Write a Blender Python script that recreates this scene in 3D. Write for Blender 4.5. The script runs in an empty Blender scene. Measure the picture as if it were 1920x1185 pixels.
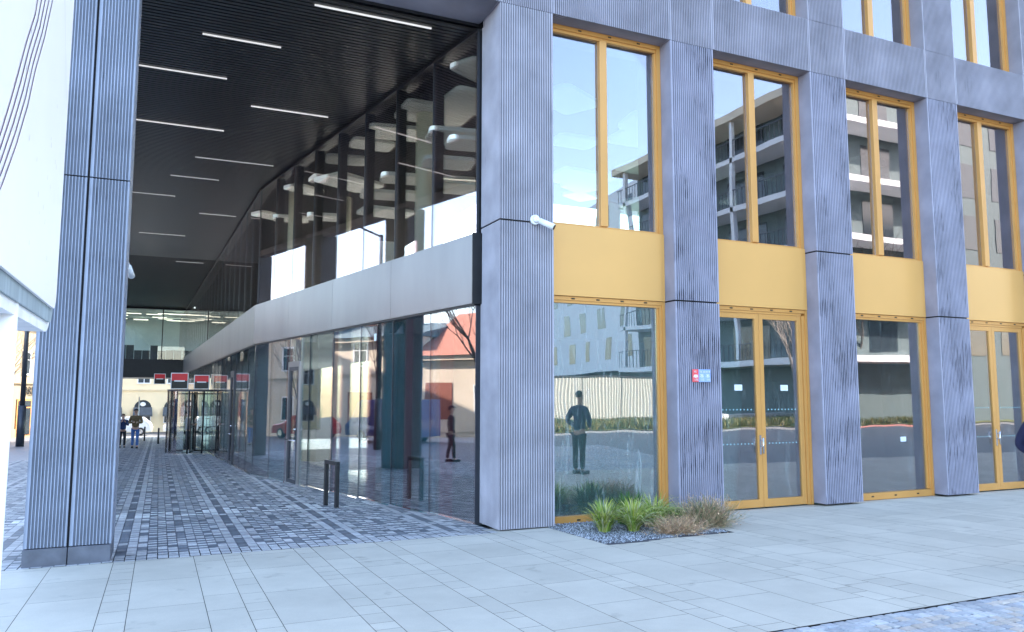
import bpy, bmesh, math, random
from mathutils import Vector, Matrix
R = math.radians
random.seed(7)
scene = bpy.context.scene
COL = scene.collection

# ---------------------------------------------------------------- camera, sky, sun, exposure
YAW, PITCH, ROLL = 0.4228, 0.101, 0.0012
cam_data = bpy.data.cameras.new('camera')
cam_data.sensor_fit = 'HORIZONTAL'; cam_data.sensor_width = 36.0
cam_data.lens = 1461.34 / 1920 * 36.0
cam_data.clip_start = 0.05; cam_data.clip_end = 900
cam = bpy.data.objects.new('camera', cam_data); COL.objects.link(cam)
EYE = Vector((0, 0, 1.6415))
fw = Vector((math.sin(YAW)*math.cos(PITCH), math.cos(YAW)*math.cos(PITCH), math.sin(PITCH)))
rt = fw.cross(Vector((0, 0, 1))).normalized(); up = rt.cross(fw)
r2 = math.cos(ROLL)*rt + math.sin(ROLL)*up; u2 = -math.sin(ROLL)*rt + math.cos(ROLL)*up
cam.matrix_world = Matrix(((r2.x, u2.x, -fw.x, EYE.x), (r2.y, u2.y, -fw.y, EYE.y), (r2.z, u2.z, -fw.z, EYE.z), (0, 0, 0, 1)))
scene.camera = cam

SUN_AZ, SUN_EL = R(45), R(36)          # azimuth from +X towards +Y: the sun stands behind the office building
sun_dir = Vector((math.cos(SUN_AZ)*math.cos(SUN_EL), math.sin(SUN_AZ)*math.cos(SUN_EL), math.sin(SUN_EL)))
world = bpy.data.worlds.new('World'); scene.world = world; world.use_nodes = True
wn = world.node_tree.nodes; wl = world.node_tree.links
sky = wn.new('ShaderNodeTexSky'); sky.sky_type = 'NISHITA'; sky.sun_disc = False
sky.sun_elevation = SUN_EL; sky.sun_rotation = math.pi/2 - SUN_AZ
sky.air_density = 1.0; sky.dust_density = 1.6; sky.ozone_density = 1.0
wl.new(sky.outputs[0], wn['Background'].inputs[0]); wn['Background'].inputs[1].default_value = 0.15
sd = bpy.data.lights.new('sun', 'SUN'); sd.energy = 3.0; sd.angle = R(0.5); sd.color = (1.0, 0.93, 0.82)
so = bpy.data.objects.new('sun', sd); COL.objects.link(so); so.rotation_mode = 'QUATERNION'
so.rotation_quaternion = sun_dir.to_track_quat('Z', 'Y')
so.location = (0, 0, 60)
scene.view_settings.view_transform = 'Standard'; scene.view_settings.look = 'None'
scene.view_settings.exposure = 2.86; scene.view_settings.gamma = 1.0
scene.cycles.max_bounces = 8; scene.cycles.transparent_max_bounces = 16
scene.cycles.glossy_bounces = 5; scene.cycles.sample_clamp_indirect = 6.0
scene.cycles.use_denoising = True

SL = -0.0232
def g(y): return SL * y

# ---------------------------------------------------------------- materials
def newmat(name):
    m = bpy.data.materials.new(name); m.use_nodes = True
    return m, m.node_tree.nodes, m.node_tree.links, m.node_tree.nodes['Principled BSDF']
def mat(name, c, rough=0.6, metal=0.0, var=0.12, scale=6.0, stretch=(1, 1, 1), bump=0.0, bscale=60.0, spec=0.5, emit=None, coat=0.0):
    m, n, l, b = newmat(name)
    b.inputs['Roughness'].default_value = rough; b.inputs['Metallic'].default_value = metal
    b.inputs['Specular IOR Level'].default_value = spec; b.inputs['Coat Weight'].default_value = coat
    tc = n.new('ShaderNodeTexCoord'); mp = n.new('ShaderNodeMapping'); mp.inputs['Scale'].default_value = stretch
    l.new(tc.outputs['Object'], mp.inputs[0])
    nz = n.new('ShaderNodeTexNoise'); nz.inputs['Scale'].default_value = scale; nz.inputs['Detail'].default_value = 5
    l.new(mp.outputs[0], nz.inputs[0])
    cr = n.new('ShaderNodeValToRGB')
    cr.color_ramp.elements[0].position = 0.3; cr.color_ramp.elements[1].position = 0.7
    cr.color_ramp.elements[0].color = (*[max(0, x*(1-var)) for x in c], 1)
    cr.color_ramp.elements[1].color = (*[min(1, x*(1+var)) for x in c], 1)
    l.new(nz.outputs[0], cr.inputs[0]); l.new(cr.outputs[0], b.inputs['Base Color'])
    if bump:
        n2 = n.new('ShaderNodeTexNoise'); n2.inputs['Scale'].default_value = bscale; n2.inputs['Detail'].default_value = 4
        l.new(tc.outputs['Object'], n2.inputs[0])
        bp = n.new('ShaderNodeBump'); bp.inputs['Strength'].default_value = bump; bp.inputs['Distance'].default_value = 0.01
        l.new(n2.outputs[0], bp.inputs['Height']); l.new(bp.outputs[0], b.inputs['Normal'])
    if emit:
        b.inputs['Emission Color'].default_value = (*emit[0], 1); b.inputs['Emission Strength'].default_value = emit[1]
    return m
def attrmat(name, rough=0.75, bump=0.3, bscale=90.0, var=0.1, spec=0.4):
    """colour from the mesh's per-face attribute 'tone' (the colour of each stone), with stone mottling and stains"""
    m, n, l, b = newmat(name)
    a = n.new('ShaderNodeAttribute'); a.attribute_name = 'tone'
    tc = n.new('ShaderNodeTexCoord')
    nz = n.new('ShaderNodeTexNoise'); nz.inputs['Scale'].default_value = 1.3; nz.inputs['Detail'].default_value = 8; nz.inputs['Roughness'].default_value = 0.65
    l.new(tc.outputs['Object'], nz.inputs[0])
    nf = n.new('ShaderNodeTexNoise'); nf.inputs['Scale'].default_value = bscale; nf.inputs['Detail'].default_value = 3
    l.new(tc.outputs['Object'], nf.inputs[0])
    mr = n.new('ShaderNodeMapRange'); mr.inputs['From Min'].default_value = 0.3; mr.inputs['From Max'].default_value = 0.7
    mr.inputs['To Min'].default_value = 1 - var; mr.inputs['To Max'].default_value = 1 + var
    l.new(nz.outputs[0], mr.inputs[0])
    mf = n.new('ShaderNodeMapRange'); mf.inputs['From Min'].default_value = 0.25; mf.inputs['From Max'].default_value = 0.75
    mf.inputs['To Min'].default_value = 1 - var*0.7; mf.inputs['To Max'].default_value = 1 + var*0.7
    l.new(nf.outputs[0], mf.inputs[0])
    # sparse dark stains
    ns = n.new('ShaderNodeTexNoise'); ns.inputs['Scale'].default_value = 3.1; ns.inputs['Detail'].default_value = 6
    l.new(tc.outputs['Object'], ns.inputs[0])
    ms = n.new('ShaderNodeMapRange'); ms.inputs['From Min'].default_value = 0.66; ms.inputs['From Max'].default_value = 0.76
    ms.inputs['To Min'].default_value = 1.0; ms.inputs['To Max'].default_value = 0.72
    l.new(ns.outputs[0], ms.inputs[0])
    m1 = n.new('ShaderNodeMath'); m1.operation = 'MULTIPLY'; l.new(mr.outputs[0], m1.inputs[0]); l.new(mf.outputs[0], m1.inputs[1])
    m2 = n.new('ShaderNodeMath'); m2.operation = 'MULTIPLY'; l.new(m1.outputs[0], m2.inputs[0]); l.new(ms.outputs[0], m2.inputs[1])
    vm = n.new('ShaderNodeVectorMath'); vm.operation = 'SCALE'
    l.new(a.outputs['Color'], vm.inputs[0]); l.new(m2.outputs[0], vm.inputs['Scale'])
    l.new(vm.outputs[0], b.inputs['Base Color'])
    b.inputs['Roughness'].default_value = rough; b.inputs['Specular IOR Level'].default_value = spec
    bp = n.new('ShaderNodeBump'); bp.inputs['Strength'].default_value = bump; bp.inputs['Distance'].default_value = 0.005
    l.new(nf.outputs[0], bp.inputs['Height']); l.new(bp.outputs[0], b.inputs['Normal'])
    return m
def glass(name, tint, refl, rough=0.0, body=(0.25, 0.45, 0.45), wave=0.0, dirt=0.0):
    """coated window glass: a tinted see-through layer and a mirror layer that grows towards grazing angles"""
    m, n, l, b = newmat(name); n.remove(b)
    out = n['Material Output']
    tr = n.new('ShaderNodeBsdfTransparent'); tr.inputs[0].default_value = (*tint, 1)
    gl = n.new('ShaderNodeBsdfGlossy'); gl.inputs['Roughness'].default_value = rough; gl.inputs[0].default_value = (1.0, 0.89, 0.90, 1)
    lw = n.new('ShaderNodeLayerWeight'); lw.inputs[0].default_value = 0.35
    mr = n.new('ShaderNodeMapRange'); mr.inputs['To Min'].default_value = refl; mr.inputs['To Max'].default_value = min(1, refl + 0.65)
    l.new(lw.outputs['Fresnel'], mr.inputs[0])
    mx = n.new('ShaderNodeMixShader'); l.new(mr.outputs[0], mx.inputs[0]); l.new(tr.outputs[0], mx.inputs[1]); l.new(gl.outputs[0], mx.inputs[2])
    tc = n.new('ShaderNodeTexCoord')
    if wave:
        nz = n.new('ShaderNodeTexNoise'); nz.inputs['Scale'].default_value = 0.9; nz.inputs['Detail'].default_value = 1
        l.new(tc.outputs['Object'], nz.inputs[0])
        bp = n.new('ShaderNodeBump'); bp.inputs['Strength'].default_value = wave; bp.inputs['Distance'].default_value = 0.03
        l.new(nz.outputs[0], bp.inputs['Height']); l.new(bp.outputs[0], gl.inputs['Normal'])
    last = mx
    if dirt:
        df = n.new('ShaderNodeBsdfDiffuse'); df.inputs[0].default_value = (0.55, 0.62, 0.62, 1)
        mp = n.new('ShaderNodeMapping'); mp.inputs['Scale'].default_value = (9, 9, 1.1); l.new(tc.outputs['Object'], mp.inputs[0])
        nz = n.new('ShaderNodeTexNoise'); nz.inputs['Scale'].default_value = 1.4; nz.inputs['Detail'].default_value = 8; nz.inputs['Distortion'].default_value = 1.5
        l.new(mp.outputs[0], nz.inputs[0])
        m3 = n.new('ShaderNodeMapRange'); m3.inputs['From Min'].default_value = 0.56; m3.inputs['From Max'].default_value = 0.74
        m3.inputs['To Min'].default_value = dirt*0.12; m3.inputs['To Max'].default_value = dirt
        l.new(nz.outputs[0], m3.inputs[0])
        mx2 = n.new('ShaderNodeMixShader'); l.new(m3.outputs[0], mx2.inputs[0]); l.new(mx.outputs[0], mx2.inputs[1]); l.new(df.outputs[0], mx2.inputs[2]); last = mx2
    l.new(last.outputs[0], out.inputs[0])
    return m
def ribmat(name, c, dark=0.5, amount=0.97):
    """precast ribbed concrete: cloudy tone, damp dark streaks running down the grooves"""
    m, n, l, b = newmat(name)
    tc = n.new('ShaderNodeTexCoord')
    n1 = n.new('ShaderNodeTexNoise'); n1.inputs['Scale'].default_value = 1.6; n1.inputs['Detail'].default_value = 6
    l.new(tc.outputs['Object'], n1.inputs[0])
    cr = n.new('ShaderNodeValToRGB'); e = cr.color_ramp.elements
    e[0].position = 0.3; e[1].position = 0.72
    e[0].color = (*[x*0.78 for x in c], 1); e[1].color = (*[x*1.2 for x in c], 1)
    l.new(n1.outputs[0], cr.inputs[0])
    mp = n.new('ShaderNodeMapping'); mp.inputs['Scale'].default_value = (34, 34, 2.2); l.new(tc.outputs['Object'], mp.inputs[0])
    n2 = n.new('ShaderNodeTexNoise'); n2.inputs['Scale'].default_value = 1.0; n2.inputs['Detail'].default_value = 4; n2.inputs['Roughness'].default_value = 0.7
    l.new(mp.outputs[0], n2.inputs[0])
    n3 = n.new('ShaderNodeTexNoise'); n3.inputs['Scale'].default_value = 1.1; n3.inputs['Detail'].default_value = 2
    l.new(tc.outputs['Object'], n3.inputs[0])
    ad = n.new('ShaderNodeMath'); ad.operation = 'MULTIPLY_ADD'; ad.inputs[1].default_value = 0.9; l.new(n3.outputs[0], ad.inputs[0]); l.new(n2.outputs[0], ad.inputs[2])
    mr = n.new('ShaderNodeMapRange'); mr.inputs['From Min'].default_value = amount + 0.18; mr.inputs['From Max'].default_value = amount + 0.29
    mr.inputs['To Max'].default_value = dark
    l.new(ad.outputs[0], mr.inputs[0])
    mx = n.new('ShaderNodeMix'); mx.data_type = 'RGBA'; pg = n.new('ShaderNodeAttribute'); pg.attribute_name = 'rib_shading'
    gi = n.new('ShaderNodeMath'); gi.operation = 'MULTIPLY_ADD'; gi.inputs[1].default_value = -.85; gi.inputs[2].default_value = 1.0; l.new(pg.outputs['Fac'], gi.inputs[0])
    pp = n.new('ShaderNodeAttribute'); pp.attribute_name = 'plain'; pi = n.new('ShaderNodeMath'); pi.operation = 'SUBTRACT'; pi.inputs[0].default_value = 1.0; l.new(pp.outputs['Fac'], pi.inputs[1])
    gm0 = n.new('ShaderNodeMath'); gm0.operation = 'MULTIPLY'; l.new(gi.outputs[0], gm0.inputs[0]); l.new(pi.outputs[0], gm0.inputs[1])
    gm = n.new('ShaderNodeMath'); gm.operation = 'MULTIPLY'; l.new(mr.outputs[0], gm.inputs[0]); l.new(gm0.outputs[0], gm.inputs[1])
    l.new(gm.outputs[0], mx.inputs[0]); l.new(cr.outputs[0], mx.inputs[6])
    mx.inputs[7].default_value = (c[0]*0.1, c[1]*0.1, c[2]*0.14, 1)
    # light on the rib edges and shade in the grooves, painted into the colour
    pt = n.new('ShaderNodeAttribute'); pt.attribute_name = 'rib_shading'
    mw = n.new('ShaderNodeMix'); mw.data_type = 'RGBA'; mw.blend_type = 'MULTIPLY'; mw.inputs[0].default_value = 1.0
    rw = n.new('ShaderNodeMapRange'); rw.inputs['To Min'].default_value = 0.64; rw.inputs['To Max'].default_value = 1.6
    l.new(pt.outputs['Fac'], rw.inputs[0]); l.new(mx.outputs[2], mw.inputs[6]); l.new(rw.outputs[0], mw.inputs[7])
    l.new(mw.outputs[2], b.inputs['Base Color']); b.inputs['Roughness'].default_value = 0.62
    n4 = n.new('ShaderNodeTexNoise'); n4.inputs['Scale'].default_value = 70; l.new(tc.outputs['Object'], n4.inputs[0])
    bp = n.new('ShaderNodeBump'); bp.inputs['Strength'].default_value = 0.25; bp.inputs['Distance'].default_value = 0.004
    l.new(n4.outputs[0], bp.inputs['Height']); l.new(bp.outputs[0], b.inputs['Normal'])
    return m

M = {}
M['conc'] = ribmat('ribbed_concrete', (0.240, 0.226, 0.260), amount=.99)
M['conc_dark'] = ribmat('shaded_side_concrete', (0.07, 0.075, 0.09))  # concrete darkened so the colonnade mirrors dark in the passage glass
M['conc_pale'] = ribmat('pale_ribbed_concrete', (0.285, 0.272, 0.308), dark=.5, amount=.98)
M['conc_blue'] = ribmat('bluish_ribbed_concrete', (0.20, 0.22, 0.275), dark=.8, amount=.88)
M['conc_streaky'] = ribmat('streaky_ribbed_concrete', (0.245, 0.236, 0.290), dark=1.0, amount=0.80)
M['joint'] = mat('joint_black', (0.01, 0.01, 0.012), 0.9)
M['plinth'] = mat('plinth_stone', (0.10, 0.105, 0.13), 0.5, var=0.25)
M['gold'] = mat('ochre_metal_paint', (0.64, 0.315, 0.085), 0.38, metal=0.2, var=0.05, scale=1.5)
M['goldpanel'] = mat('pale_ochre_panel', (0.72, 0.385, 0.115), 0.36, metal=0.12, var=0.04, scale=.8)
M['golddark'] = mat('dark_slot', (0.05, 0.03, 0.01), 0.7)
M['steel'] = mat('brushed_steel_panel', (0.29, 0.285, 0.295), 0.34, metal=0.75, var=0.10, scale=1.2, stretch=(1, 1, .3))
M['chrome'] = mat('polished_steel', (0.7, 0.7, 0.72), 0.18, metal=1.0, var=0.03)
M['black'] = mat('black_metal', (0.012, 0.013, 0.016), 0.4, var=0.2)
M['slat'] = mat('black_slat', (0.014, 0.013, 0.012), 0.28, var=0.3, scale=3, spec=0.6)
M['darkframe'] = mat('dark_grey_frame', (0.06, 0.065, 0.08), 0.4, metal=0.4, var=0.1)
M['white'] = mat('white_paint', (0.82, 0.82, 0.82), 0.45, var=0.03)
M['board'] = mat('white_sign_face', (0.92, 0.89, 0.86), 0.4, var=0.01)
M['pole'] = mat('weathered_white_pole', (0.85, 0.84, 0.82), 0.6, var=0.1, scale=9)
M['led'] = mat('led_strip', (0.8, 0.8, 0.8), 0.5, emit=((1.0, 0.95, 0.90), 0.08))
M['lamp_on'] = mat('office_light', (0.9, 0.9, 0.85), 0.5, emit=((1.0, 0.93, 0.75), .35))
M['room_lamp'] = mat('room_lamp', (0.9, 0.9, 0.85), 0.5, emit=((1.0, 0.95, 0.82), 3.2))
M['ceil_in'] = mat('dark_interior_ceiling', (0.008, 0.008, 0.009), 0.9, spec=.1)
M['floor_in'] = mat('interior_floor', (0.72, 0.72, 0.69), 0.5)
M['wall_in'] = mat('interior_wall', (0.50, 0.60, 0.60), 0.8, var=0.08, scale=.8)
M['wall_dark'] = mat('interior_wall_dark', (0.07, 0.075, 0.08), 0.8)
M['baffle'] = mat('acoustic_felt', (0.90, 0.92, 0.88), 0.9, var=0.03)
M['cream'] = mat('cream_plaster_column', (0.92, 0.90, 0.72), 0.7, var=0.03)
M['tealcurtain'] = mat('teal_curtain', (0.30, 0.56, 0.62), 0.85, var=0.2, scale=3, stretch=(8, 8, .3))
M['redwood'] = mat('red_brown_curtain', (0.50, 0.12, 0.14), 0.8, var=0.25, scale=3, stretch=(8, 8, .3))
M['curtain'] = mat('grey_curtain', (0.30, 0.36, 0.37), 0.85, var=0.2, scale=3, stretch=(8, 8, .3))
M['g_fac'] = glass('facade_glass', (0.50, 0.66, 0.66), 0.26, wave=0.045)
M['g_low'] = glass('ground_floor_glass', (0.60, 0.84, 0.84), 0.27, wave=0.10, dirt=0.12)
M['g_dirty'] = glass('dirty_ground_floor_glass', (0.58, 0.84, 0.82), 0.27, wave=0.12, dirt=0.34)
M['g_pas'] = glass('passage_glass', (0.92, 0.98, 0.97), 0.09, wave=0.02)
M['g_pas_low'] = glass('passage_lower_glass', (0.78, 0.93, 0.95), 0.20, wave=0.03)
M['g_clear'] = glass('clear_drum_glass', (0.86, 0.92, 0.91), 0.03)
M['redsign'] = mat('red_sign', (0.72, 0.02, 0.03), 0.35, var=0.02)
M['blacksign'] = mat('black_sign', (0.01, 0.01, 0.01), 0.35)
M['bluesign'] = mat('pale_blue_enamel', (0.30, 0.42, 0.78), 0.35, var=0.03)
M['redenamel'] = mat('red_enamel', (0.85, 0.10, 0.11), 0.35, var=0.03)
M['paper'] = mat('paper', (0.75, 0.82, 0.85), 0.8, var=0.02)
M['dots'] = mat('pale_teal_dots', (0.30, 0.52, 0.56), 0.7)
M['asphalt'] = mat('asphalt', (0.07, 0.07, 0.072), 0.85, var=0.2, scale=3, bump=0.3)
M['slab'] = attrmat('paving_slab', 0.72, 0.15, 120, 0.10)
M['sett'] = attrmat('granite_sett', 0.6, 0.6, 45, 0.16)
M['cobble'] = attrmat('cobble', 0.6, 0.8, 30, 0.18)
M['bark'] = mat('bark', (0.13, 0.105, 0.09), 0.9, var=0.3, scale=12, bump=.4)
M['grassm'] = mat('grass_ground', (0.11, 0.12, 0.035), 0.95, var=0.5, scale=1.5, bump=.6)

# ---------------------------------------------------------------- mesh helpers
def tag(o, label=None, cat=None, group=None, kind=None):
    if label: o['label'] = label
    if cat: o['category'] = cat
    if group: o['group'] = group
    if kind: o['kind'] = kind
    return o
def empty(name, loc=(0, 0, 0), rz=0.0, label=None, cat=None, group=None):
    o = bpy.data.objects.new(name, None); COL.objects.link(o); o.location = loc; o.rotation_euler = (0, 0, rz)
    o.empty_display_size = 0.2
    return tag(o, label, cat, group)
def obj(name, bm, m, parent=None, smooth=False, loc=None, rot=None):
    me = bpy.data.meshes.new(name); bm.to_mesh(me); bm.free()
    for k in (m if isinstance(m, (list, tuple)) else [m]): me.materials.append(M[k] if isinstance(k, str) else k)
    if smooth:
        for p in me.polygons: p.use_smooth = True
    o = bpy.data.objects.new(name, me); COL.objects.link(o)
    if parent: o.parent = parent
    if loc: o.location = loc
    if rot: o.rotation_euler = rot
    return o
def B(): return bmesh.new()
def box(bm, x0, x1, y0, y1, z0, z1, mi=0, rot=None, bev=0.0):
    vs = [bm.verts.new((x, y, z)) for z in (z0, z1) for y in (y0, y1) for x in (x0, x1)]
    fs = [(0, 2, 3, 1), (4, 5, 7, 6), (0, 1, 5, 4), (2, 6, 7, 3), (0, 4, 6, 2), (1, 3, 7, 5)]
    faces = [bm.faces.new([vs[i] for i in f]) for f in fs]
    for f in faces: f.material_index = mi
    if bev:
        ed = list({e for f in faces for e in f.edges})
        r = bmesh.ops.bevel(bm, geom=ed, offset=bev, segments=1, affect='EDGES')
        for f in r['faces']: f.material_index = mi
    return vs
def prism(bm, pts, z0, z1, mi=0, cap=True):
    """vertical prism over a plan polygon (counter-clockwise); z may be functions of (x, y)"""
    f0 = z0 if callable(z0) else (lambda x, y: z0); f1 = z1 if callable(z1) else (lambda x, y: z1)
    a = [bm.verts.new((x, y, f0(x, y))) for x, y in pts]; b = [bm.verts.new((x, y, f1(x, y))) for x, y in pts]
    n = len(pts)
    for i in range(n):
        f = bm.faces.new((a[i], a[(i+1) % n], b[(i+1) % n], b[i])); f.material_index = mi
    if cap:
        f = bm.faces.new(list(reversed(a))); f.material_index = mi
        f = bm.faces.new(b); f.material_index = mi
def tube(bm, p, q, r0, r1=None, n=8, mi=0, cap=True):
    p = Vector(p); q = Vector(q); r1 = r0 if r1 is None else r1
    d = (q-p).normalized(); a = d.orthogonal().normalized(); b = d.cross(a)
    A = [bm.verts.new(p + (a*math.cos(t)+b*math.sin(t))*r0) for t in [2*math.pi*i/n for i in range(n)]]
    C_ = [bm.verts.new(q + (a*math.cos(t)+b*math.sin(t))*r1) for t in [2*math.pi*i/n for i in range(n)]]
    for i in range(n):
        f = bm.faces.new((A[i], A[(i+1) % n], C_[(i+1) % n], C_[i])); f.material_index = mi; f.smooth = n > 6
    if cap:
        f = bm.faces.new(list(reversed(A))); f.material_index = mi
        f = bm.faces.new(C_); f.material_index = mi
def quad(bm, pts, mi=0):
    f = bm.faces.new([bm.verts.new(p) for p in pts]); f.material_index = mi; return f
def ribline(x0, x1, n, d, flat0=0.03, flat1=0.012):
    """front profile from x0 to x1: n grooves of depth d between narrow ridges -> [(x, depth, rib_shading)]"""
    pts = [(x0, 0, .4)]
    w = x1-x0-flat0-flat1; p = w/n; x = x0+flat0
    for i in range(n):
        pts += [(x, 0, 1), (x+p*.16, d, 0), (x+p*.66, d, 0), (x+p*.80, 0, 1)]
        x += p
    pts.append((x1, 0, .4))
    return pts
def pillar_bm(w, dep, segs, nfront, ribside=0, rd=0.013, ribright=False):
    """pillar: local x 0..w, y 0 (front)..dep (back); segs = list of (z0, z1)"""
    bm = B(); lay = bm.verts.layers.float.new('rib_shading'); lay2 = bm.verts.layers.float.new('plain'); last = [0]
    prof = [(x, d, shd_) for x, d, shd_ in ribline(0, w, nfront, rd, 0.035 if not ribside else .008, .012)]
    side = [(dep-y, d, shd_) for y, d, shd_ in ribline(0, dep, ribside, rd, .012, .008)] if ribside else []
    ring = []
    if ribside: ring += [(d, y, k) for y, d, k in side[:-1]]          # left face from back to front
    else: ring += [(0, dep, .52), (0, .004, .52)]
    ring += [(x, d, k) for x, d, k in (prof if ribside else [(.004, 0, .4)]+prof[1:])]
    ring += [(w, dep, .5)]
    for z0, z1 in segs:
        a = [bm.verts.new((x, y, z0)) for x, y, k in ring]; b = [bm.verts.new((x, y, z1)) for x, y, k in ring]
        for v, (x, y, k) in zip(a, ring): v[lay] = k; v[lay2] = 1.0 if (not ribside and (x == 0 or y == dep)) else 0.0
        for v, (x, y, k) in zip(b, ring): v[lay] = k; v[lay2] = 1.0 if (not ribside and (x == 0 or y == dep)) else 0.0
        n = len(ring)
        for i in range(n): bm.faces.new((a[i], a[(i+1) % n], b[(i+1) % n], b[i]))
        bm.faces.new(list(reversed(a))); bm.faces.new(b)
    zs = [s[0] for s in segs]+[s[1] for s in segs]
    vs = box(bm, .03, w-.03, .03, dep-.03, min(zs)+.01, max(zs)-.01, mi=1)
    return bm
def link_copy(o, parent=None, loc=None):
    c = o.copy(); COL.objects.link(c)
    c.parent = parent
    if loc is not None: c.location = loc
    for ch in [x for x in bpy.data.objects if x.parent == o]: link_copy(ch, c)
    return c

# ---------------------------------------------------------------- ground
def tone_mesh(name, quads, m, kind='structure', skirt=0.0, inset=0.0):
    """quads: list of ([(x, y)*4], dz, colour). Stones stand on the sloped ground; skirt gives rounded shoulders."""
    vs, fs, cols = [], [], []
    for pts, dz, c in quads:
        n0 = len(vs)
        if skirt:
            cx = sum(p[0] for p in pts)/4; cy = sum(p[1] for p in pts)/4
            for x, y in pts: vs.append((x, y, g(y)+dz-skirt))
            for x, y in pts: vs.append((x+(cx-x)*inset, y+(cy-y)*inset, g(y)+dz))
            fs.append((n0+4, n0+5, n0+6, n0+7)); cols.append(c)
            for i in range(4):
                fs.append((n0+i, n0+(i+1) % 4, n0+4+(i+1) % 4, n0+4+i)); cols.append(c)
        else:
            for x, y in pts: vs.append((x, y, g(y)+dz))
            fs.append((n0, n0+1, n0+2, n0+3)); cols.append(c)
    me = bpy.data.meshes.new(name); me.from_pydata(vs, [], fs); me.update()
    at = me.attributes.new('tone', 'FLOAT_COLOR', 'FACE')
    flat = []
    for c in cols: flat += [c[0], c[1], c[2], 1]
    at.data.foreach_set('color', flat)
    me.materials.append(M[m]); o = bpy.data.objects.new(name, me); COL.objects.link(o)
    return tag(o, kind=kind)
def sheet(name, pts, dz, m, kind='structure'):
    bm = B(); quad(bm, [(x, y, g(y)+dz) for x, y in pts]); o = obj(name, bm, m); return tag(o, kind=kind)
sheet('ground', [(-260, -260), (300, -260), (300, 320), (-260, 320)], -0.03, 'asphalt')

def slab_colour(k=1.0):
    v = random.choice([random.uniform(.95, 1.04), random.uniform(.91, 1.05)])*k
    return (0.48*v, 0.45*v, 0.375*v)
# paving slabs: strips running away from the street, cross joints at random
xs = [-0.39, -0.17, 0.44, 0.75, 0.96, 1.57, 1.78, 2.09, 2.57, 2.78, 3.39]
rng = random.Random(4)
seqs = [.6, .2, .3, .6, .6, .2, .3, .3, .6, .2, .6, .3, .2, .6]
i = 0
while xs[-1] < 32: xs.append(xs[-1]+seqs[i % len(seqs)]+.008); i += 1
i = 3
while xs[0] > -9: xs.insert(0, xs[0]-seqs[i % len(seqs)]-.008); i += 1
quads = []
JG = 0.0026
BED = [(5.12, 10.42), (5.08, 8.5), (6.95, 8.62), (7.25, 10.12), (7.25, 10.42)]
def in_bed(x, y): return y < 10.42 and y > 8.5+(x-5.08)*.064 and x > 5.08+(y-8.5)*.02 and x < 6.95+(y-8.6)*.2
for a, b in zip(xs[:-1], xs[1:]):
    w = b-a
    y = 4.72+rng.uniform(-.9, 0)
    yend = 10.02 if b < 4.36 else 10.40
    while y < yend:
        L = rng.choice([.6, .9, 1.2, .9] if w > .5 else ([.6, .3, .6, .9] if w > .25 else [.2, .3, .4, .6, .3]))
        y1 = min(y+L, yend)
        ya = max(y, 4.69)
        if y1 > 4.70:
            parts = [(ya, y1)]
            if 4.9 < b and a < 7.3:                      # leave the planting bed open
                parts = []; s = ya; st = .1
                while s < y1-1e-6:
                    e = min(s+st, y1)
                    if not in_bed((a+b)/2, (s+e)/2): parts.append((s, e))
                    s = e
                mg = []
                for p in parts:
                    if mg and abs(mg[-1][1]-p[0]) < 1e-6: mg[-1] = (mg[-1][0], p[1])
                    else: mg.append(p)
                parts = mg
            col = slab_colour()
            for p0, p1 in parts:
                quads.append(([(a+JG, p0+JG), (b-JG, p0+JG), (b-JG, p1-JG), (a+JG, p1-JG)], 0.0, col))
        y = y1
tone_mesh('pavement', quads, 'slab')
sheet('pavement_joints', [(-9, 4.70), (32, 4.70), (32, 10.5), (-9, 10.5)], -0.010, 'joint')

# patterned granite setts of the passage and the square beside it
PATTERN = ["000000000", "011110011", "010011110", "011110000", "000011110", "011010010",
           "110011110", "100110001", "111100111", "000000000", "011101110", "010100010"]
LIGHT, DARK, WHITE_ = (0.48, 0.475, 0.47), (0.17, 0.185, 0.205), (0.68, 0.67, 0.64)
quads = []
PX = 1.38/12; PY = 1.30/13
WA = Vector((4.275, 10.82)); WB = Vector((2.331, 22.17)); WD = Vector((1.112, 66.5))
def wallx(y):
    return WA.x+(WB.x-WA.x)*(y-WA.y)/(WB.y-WA.y) if y < WB.y else WB.x+(WD.x-WB.x)*(y-WB.y)/(WD.y-WB.y)
iy = 0; y = 10.03
rs = random.Random(9)
while y < 66:
    far = y > 34
    row = iy % 13
    ny = 1
    ix = -24 if y > 10 else 0
    xstart = -3.2 if far else -4.6
    k = math.floor((xstart+0.40)/PX)
    x = k*PX-0.40
    while x < min(wallx(y), 4.3):
        c = k % 12
        if y < 10.35: t = LIGHT if (iy % 2) else WHITE_
        elif row == 12 or (row == 0 and c == 0): t = LIGHT
        elif c == 0: t = DARK
        elif c in (1, 11): t = LIGHT
        elif row == 0: t = DARK
        else: t = DARK if PATTERN[(row-1) % 12][(c-2) % 9] == '1' else LIGHT
        if 13.95 < y < 14.75 and t is LIGHT and c: t = WHITE_      # strip of sunlight across the passage, painted into the sett colour
        if y < 10.35: t = (.42, .42, .42)
        v = rs.uniform(.80, 1.16); h = rs.uniform(-.003, .002)
        j = .004
        if not (far and False):
            quads.append(([(x+j+rs.uniform(0, .003), y+j), (x+PX-j, y+j), (x+PX-j, y+PY-j), (x+j+rs.uniform(0, .003), y+PY-j)], h, (t[0]*v, t[1]*v, t[2]*v)))
        x += PX; k += 1
    y += PY; iy += 1
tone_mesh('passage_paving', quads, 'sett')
sheet('paving_bedding', [(-14, 10.02), (4.34, 10.02), (4.34, 68), (-14, 68)], -0.012, 'plinth')

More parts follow.
